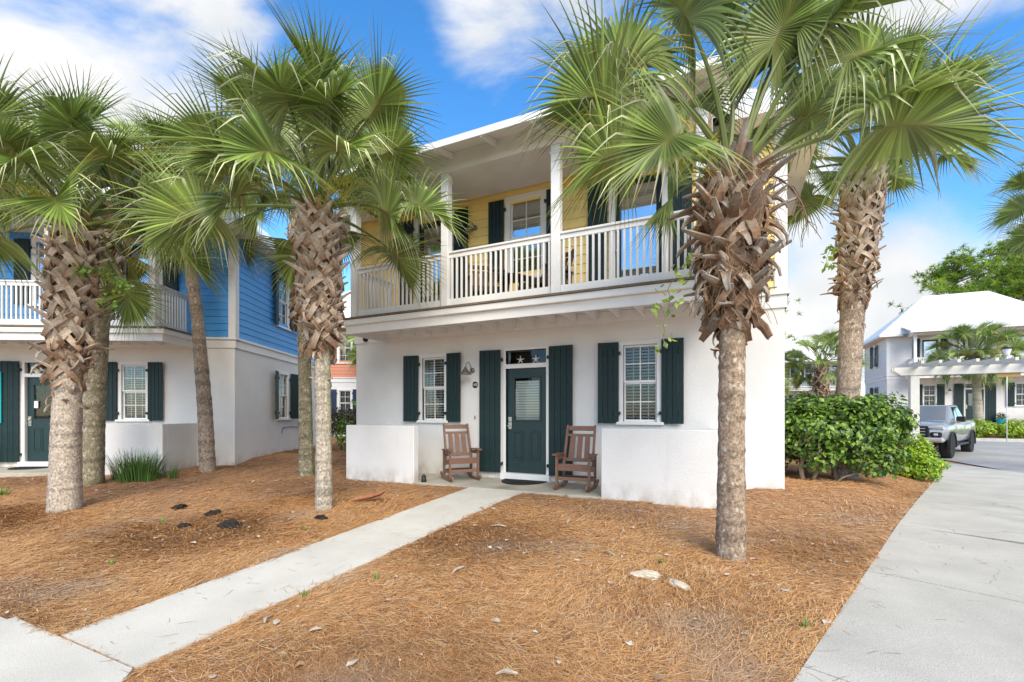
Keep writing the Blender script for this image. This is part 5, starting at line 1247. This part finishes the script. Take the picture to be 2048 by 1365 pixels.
# ---------------------------------------------------------------- truck
def truck(loc, rz):
    t = empty('pickup_truck', loc, rz); tag(t, 'silver grey pickup truck with black grille parked on the cobbles behind the arbour post', 'truck')
    st_ = [(2.62, .84, .66, 1.12, .02), (2.50, .93, .60, 1.18, .03), (2.1, .955, .55, 1.21, .05), (1.5, .965, .52, 1.24, .05), (1.15, .97, .50, 1.26, .03), (.2, .955, .46, 1.22, 0), (-.95, .955, .46, 1.22, 0), (-1.6, .975, .52, 1.27, 0), (-2.4, .965, .55, 1.27, 0), (-2.72, .93, .60, 1.25, 0)]
    b = MB(); k = 12; vs = []
    for (x, w_, zb, zt, cr_) in st_:
        h = [(0, zb), (w_ - .12, zb), (w_ - .02, zb + .10), (w_, zb + .30), (w_ - .015, zt - .16), (w_ - .05, zt - .05), (w_ - .16, zt), (0, zt + cr_)]
        ring = [(x, y, z) for y, z in h] + [(x, -y, z) for y, z in h[-2:0:-1]]
        vs += ring; k = len(ring)
    fs = [(i * k + j, i * k + (j + 1) % k, (i + 1) * k + (j + 1) % k, (i + 1) * k + j) for i in range(len(st_) - 1) for j in range(k)] + [tuple(range(k)), tuple(range((len(st_) - 1) * k, len(st_) * k))]
    b.add(vs, fs); b.build('body', m_paint_silver, t, smooth=True)
    # cab
    c = MB(); lo_ = [(1.28, .86), (-.98, .90)]; roof = [(.42, .70, 1.83), (.0, .72, 1.87), (-.70, .71, 1.85)]
    vs = [(1.28, .80, 1.24), (1.28, -.80, 1.24), (.42, -.68, 1.82), (.42, .68, 1.82), (-.70, .68, 1.84), (-.70, -.68, 1.84), (-1.0, -.88, 1.22), (-1.0, .88, 1.22), (.9, .90, 1.22), (.9, -.90, 1.22)]
    c.add(vs, [(0, 1, 2, 3), (3, 2, 5, 4), (4, 5, 6, 7), (0, 3, 8), (3, 4, 7, 8), (1, 9, 2), (2, 9, 6, 5), (0, 8, 7, 6, 9, 1)])
    c.build('cab', m_paint_silver, t, bevel=.03)
    def quadp(nm, pts, mat, th=.012):
        p = [Vector(q) for q in pts]; n_ = (p[1] - p[0]).cross(p[2] - p[0]).normalized(); m = len(p)
        q = MB(); q.add([v + n_ * th for v in p] + [v - n_ * .004 for v in p], [tuple(range(m)), tuple(range(2 * m - 1, m - 1, -1))] + [(i, (i + 1) % m, m + (i + 1) % m, m + i) for i in range(m)]); return q.build(nm, mat, t)
    ws = [(1.20, .70, 1.295), (1.20, -.70, 1.295), (.49, -.60, 1.775), (.49, .60, 1.775)][::-1]
    quadp('windscreen', ws, m_carglass, .014); quadp('sunshade', [(x * .998, y * .97, z - .004) for x, y, z in ws], m_shade, .008)
    for s_ in (1, -1):
        def sidepts(l): 
            o_ = [(x, s_ * (y + .006), z) for x, y, z in l]; return o_ if s_ < 0 else o_[::-1]
        quadp('side_window', sidepts([(.80, .875, 1.27), (.08, .87, 1.27), (.08, .715, 1.75), (.40, .705, 1.755)]), m_carglass); quadp('side_window', sidepts([(.0, .87, 1.27), (-.78, .865, 1.27), (-.60, .71, 1.76), (.0, .715, 1.755)]), m_carglass)
        b = MB(); b.box(.60, .76, s_ * .90, s_ * 1.14, 1.24, 1.42); o = b.build('wing_mirror', m_carblack, t, bevel=.03)
        b = MB(); b.box(-.85, .95, s_ * .86, s_ * 1.0, .40, .47); b.build('running_board', m_carblack, t, bevel=.015)
        b = MB(); b.add([(2.60, s_ * .90, 1.10), (2.60, s_ * .52, 1.10), (2.60, s_ * .52, 1.03), (2.55, s_ * .93, .98), (2.40, s_ * .97, 1.02), (2.66, s_ * .88, 1.08), (2.68, s_ * .52, 1.09), (2.68, s_ * .52, 1.04), (2.64, s_ * .90, .99)], [(0, 1, 2, 3, 4), (5, 6, 7, 8), (0, 1, 6, 5), (1, 2, 7, 6), (2, 3, 8, 7), (3, 4, 0, 5, 8)])
        b.build('headlight', m_lamp, t)
        MB().box(2.52, 2.67, min(s_ * .58, s_ * .86), max(s_ * .58, s_ * .86), .72, .90).build('fog_lamp', m_carblack, t, bevel=.03)
        MB().box(2.62, 2.70, min(s_ * .66, s_ * .78), max(s_ * .66, s_ * .78), .78, .86).build('lamp', m_lamp, t, bevel=.02)
        MB().box(2.60, 2.73, min(s_ * .40, s_ * .46), max(s_ * .40, s_ * .46), .50, .58).build('tow_hook', m_red, t, bevel=.015)
        for x in (1.72, -1.62):
            R_ = .40; y0 = s_ * .84
            ob = empty('wheel', (x, y0, R_), 0, t)
            q = MB(); q.lathe([(.23, -.13), (.37, -.14), (R_ - .01, -.11), (R_, -.06), (R_, .06), (R_ - .01, .11), (.37, .14), (.23, .13)], 32); q.xf(Matrix.Rotation(R(90), 4, 'X')); q.build('tyre', m_tyre, ob, smooth=False)
            q = MB(); q.lathe([(.24, -.10), (.24, .10), (.21, .10), (.20, .05), (.05, .06), (.04, .09), (.001, .09)], 28)
            for j in range(6):
                a = j * 60; q2 = MB(); q2.box(.04, .22, -.03, .03, .05, .10); q2.xf(Matrix.Rotation(R(a), 4, 'Z')); q.add(q2.v, q2.f)
            q.xf(Matrix.Rotation(R(90) * (-1 if s_ > 0 else 1), 4, 'X')); q.build('rim', m_silver_trim, ob)
            q = MB(); pts = []                                           # flare round the arch
            for j in range(13):
                a = R(-8 + 196 * j / 12); pts.append((x + .49 * math.cos(a), s_ * .965, R_ + .02 + .47 * math.sin(a)))
            q.strip(pts, .09, .05, (0, 1, 0)); q.build('fender_flare', m_carblack, t)
            q = MB(); n_ = 16; cv = [(x + .465 * math.cos(R(-10 + 200 * j / n_)), R_ + .02 + .445 * math.sin(R(-10 + 200 * j / n_))) for j in range(n_ + 1)]
            q.add([(p_, s_ * .979, z_) for p_, z_ in cv] + [(p_, s_ * .9, z_) for p_, z_ in cv], [tuple(range(n_ + 1))] + [(j, j + 1, n_ + 2 + j, n_ + 1 + j) for j in range(n_)]); q.build('wheel_arch_shade', m_black, t)  # flat black half-disc on the solid body side paints the arch's shade
    # front
    b = MB(); b.box(2.60, 2.69, -.56, .56, .72, 1.10); b.build('grille', m_carblack, t, bevel=.03)
    for i in range(3): MB().box(2.69, 2.715, -.46, .46, .80 + i * .10, .825 + i * .10).build('grille_bar', m_silver_trim, t, bevel=.006)
    b = MB(); b.box(2.48, 2.76, -.93, .93, .56, .72); b.build('bumper', m_silver_trim, t, bevel=.05)
    MB().box(2.60, 2.775, -.45, .45, .60, .69).build('air_intake', m_carblack, t, bevel=.02)
    MB().box(2.30, 2.66, -.60, .60, .42, .555).build('skid_plate', m_silver_trim, t, bevel=.04)
    MB().box(-2.55, 2.3, -.7, .7, .32, .58).build('chassis', m_black, t)
    MB().box(-2.68, -1.02, -.80, .80, 1.272, 1.30).build('bed_cover', m_black, t)
    MB().box(-.02, .03, -.02, .02, 1.85, 1.92).build('antenna', m_carblack, t)
    return t
truck((6.76, 22.3, -.20), math.atan2(-.885, -.466))

# planter at the far door, lamp post, pines
fp = empty('planter', (14.95, 37.9, .65)); tag(fp, 'round teal pot with a bush beside the far white house door', 'planter')
MB().lathe([(.2, 0), (.34, .45), (.35, .5), (.3, .5)], 20).build('pot', m_teal, fp); fp.scale = (.7,) * 3; leaf_cloud('foliage', [(0, 0, .75, .4, .4, .3)], 260, .13, [(.12, .10, .05), (.08, .12, .04)], 95, fp)
fp2 = copy_tree(fp); fp2.location = (12.75, 37.9, .65); tag(fp2, 'round teal pot with a bush left of the far white house door, behind the truck', 'planter')
lp = empty('street_lamp', (11.6, 28.9, .0)); tag(lp, 'slim lamp post with white lantern before the small flowering palm', 'street lamp')
MB().tube([(0, 0, -.2), (0, 0, 4.0)], [.02, .016], 8).build('post', m_trim, lp, smooth=True)
MB().lathe([(.05, 4.0), (.09, 4.03), (.16, 4.28), (.15, 4.3), (.02, 4.3)], 12).build('lantern', m_whitepaint, lp); MB().lathe([(.2, 4.3), (.12, 4.38), (.02, 4.42)], 12).build('lamp_cap', m_iron, lp)

def pine_mesh(seed, h=17, rad=5.5, z0=5.5):
    rr = random.Random(seed); b = MB(); t_ = MB()
    t_.tube([(0, 0, -1), (.2, 0, h * .5), (0, .2, h * .97)], [.32, .22, .05], 8)
    PAL = [(.20, .33, .045), (.26, .40, .05), (.31, .46, .06), (.13, .23, .04), (.36, .46, .07)]
    for i in range(46):
        z = rr.uniform(z0, h); a = rr.uniform(0, 6.28); ln = rad * math.sqrt(max(.05, 1 - ((z - z0) / (h - z0)) ** 2.2)) * rr.uniform(.45, 1.0); e = Vector((ln * math.cos(a), ln * math.sin(a), z + ln * rr.uniform(.05, .35)))
        t_.tube([(0, 0, z), (e.x * .5, e.y * .5, z + (e.z - z) * .35), tuple(e)], [.09, .06, .02], 5)
        for _ in range(19):
            f = rr.uniform(.35, 1.08); p = Vector((e.x * f, e.y * f, z + (e.z - z) * f)) + Vector((rr.gauss(0, .6), rr.gauss(0, .6), rr.gauss(.15, .4))); cc = Vector(rr.choice(PAL)) * rr.uniform(.75, 1.25)
            for _k in range(26):
                d = Vector((rr.gauss(0, 1), rr.gauss(0, 1), rr.gauss(.3, .9))).normalized() * rr.uniform(.25, .55); s_ = d.cross(Vector((rr.uniform(-1, 1), rr.uniform(-1, 1), rr.uniform(-1, 1)))).normalized() * .03
                b.add([p - s_, p + s_, p + d + s_ * .5, p + d - s_ * .5], [(0, 1, 2, 3)], tuple(cc * rr.uniform(.85, 1.15)))
    return t_.mesh('trunk', m_bark, smooth=True), b.mesh('crown', m_pine, fix=False)
PM = [pine_mesh(1), pine_mesh(2, 15, 5, 4.5), pine_mesh(3, 19, 6, 6)]
PL = [((20.3, 60, .5), 0, .95, 'pine tree whose crown shows above the left end of the white roof'), ((25.5, 59, .5), 1, 1.15, 'broad pine tree rising over the middle of the white roof'), ((31.0, 58, .5), 2, .85, 'tall pine tree over the right part of the white roof'),
      ((37, 61, .5), 0, 1.0, 'pine tree at the right picture edge behind the white house'), ((28, 68, .5), 1, 1.25, 'far pine tree filling the gap behind the white roof'), ((.9, 44, .5), 2, .72, 'pine tree showing in sprays past the white stucco corner')]
for i, (lc_, k, sc, lb) in enumerate(PL):
    r = empty('pine_tree', lc_, i * 1.7); r.scale = (sc,) * 3; tag(r, lb, 'pine tree', 'pine trees behind the white house')
    obj('trunk', PM[k][0], r); o = obj('crown', PM[k][1], r)
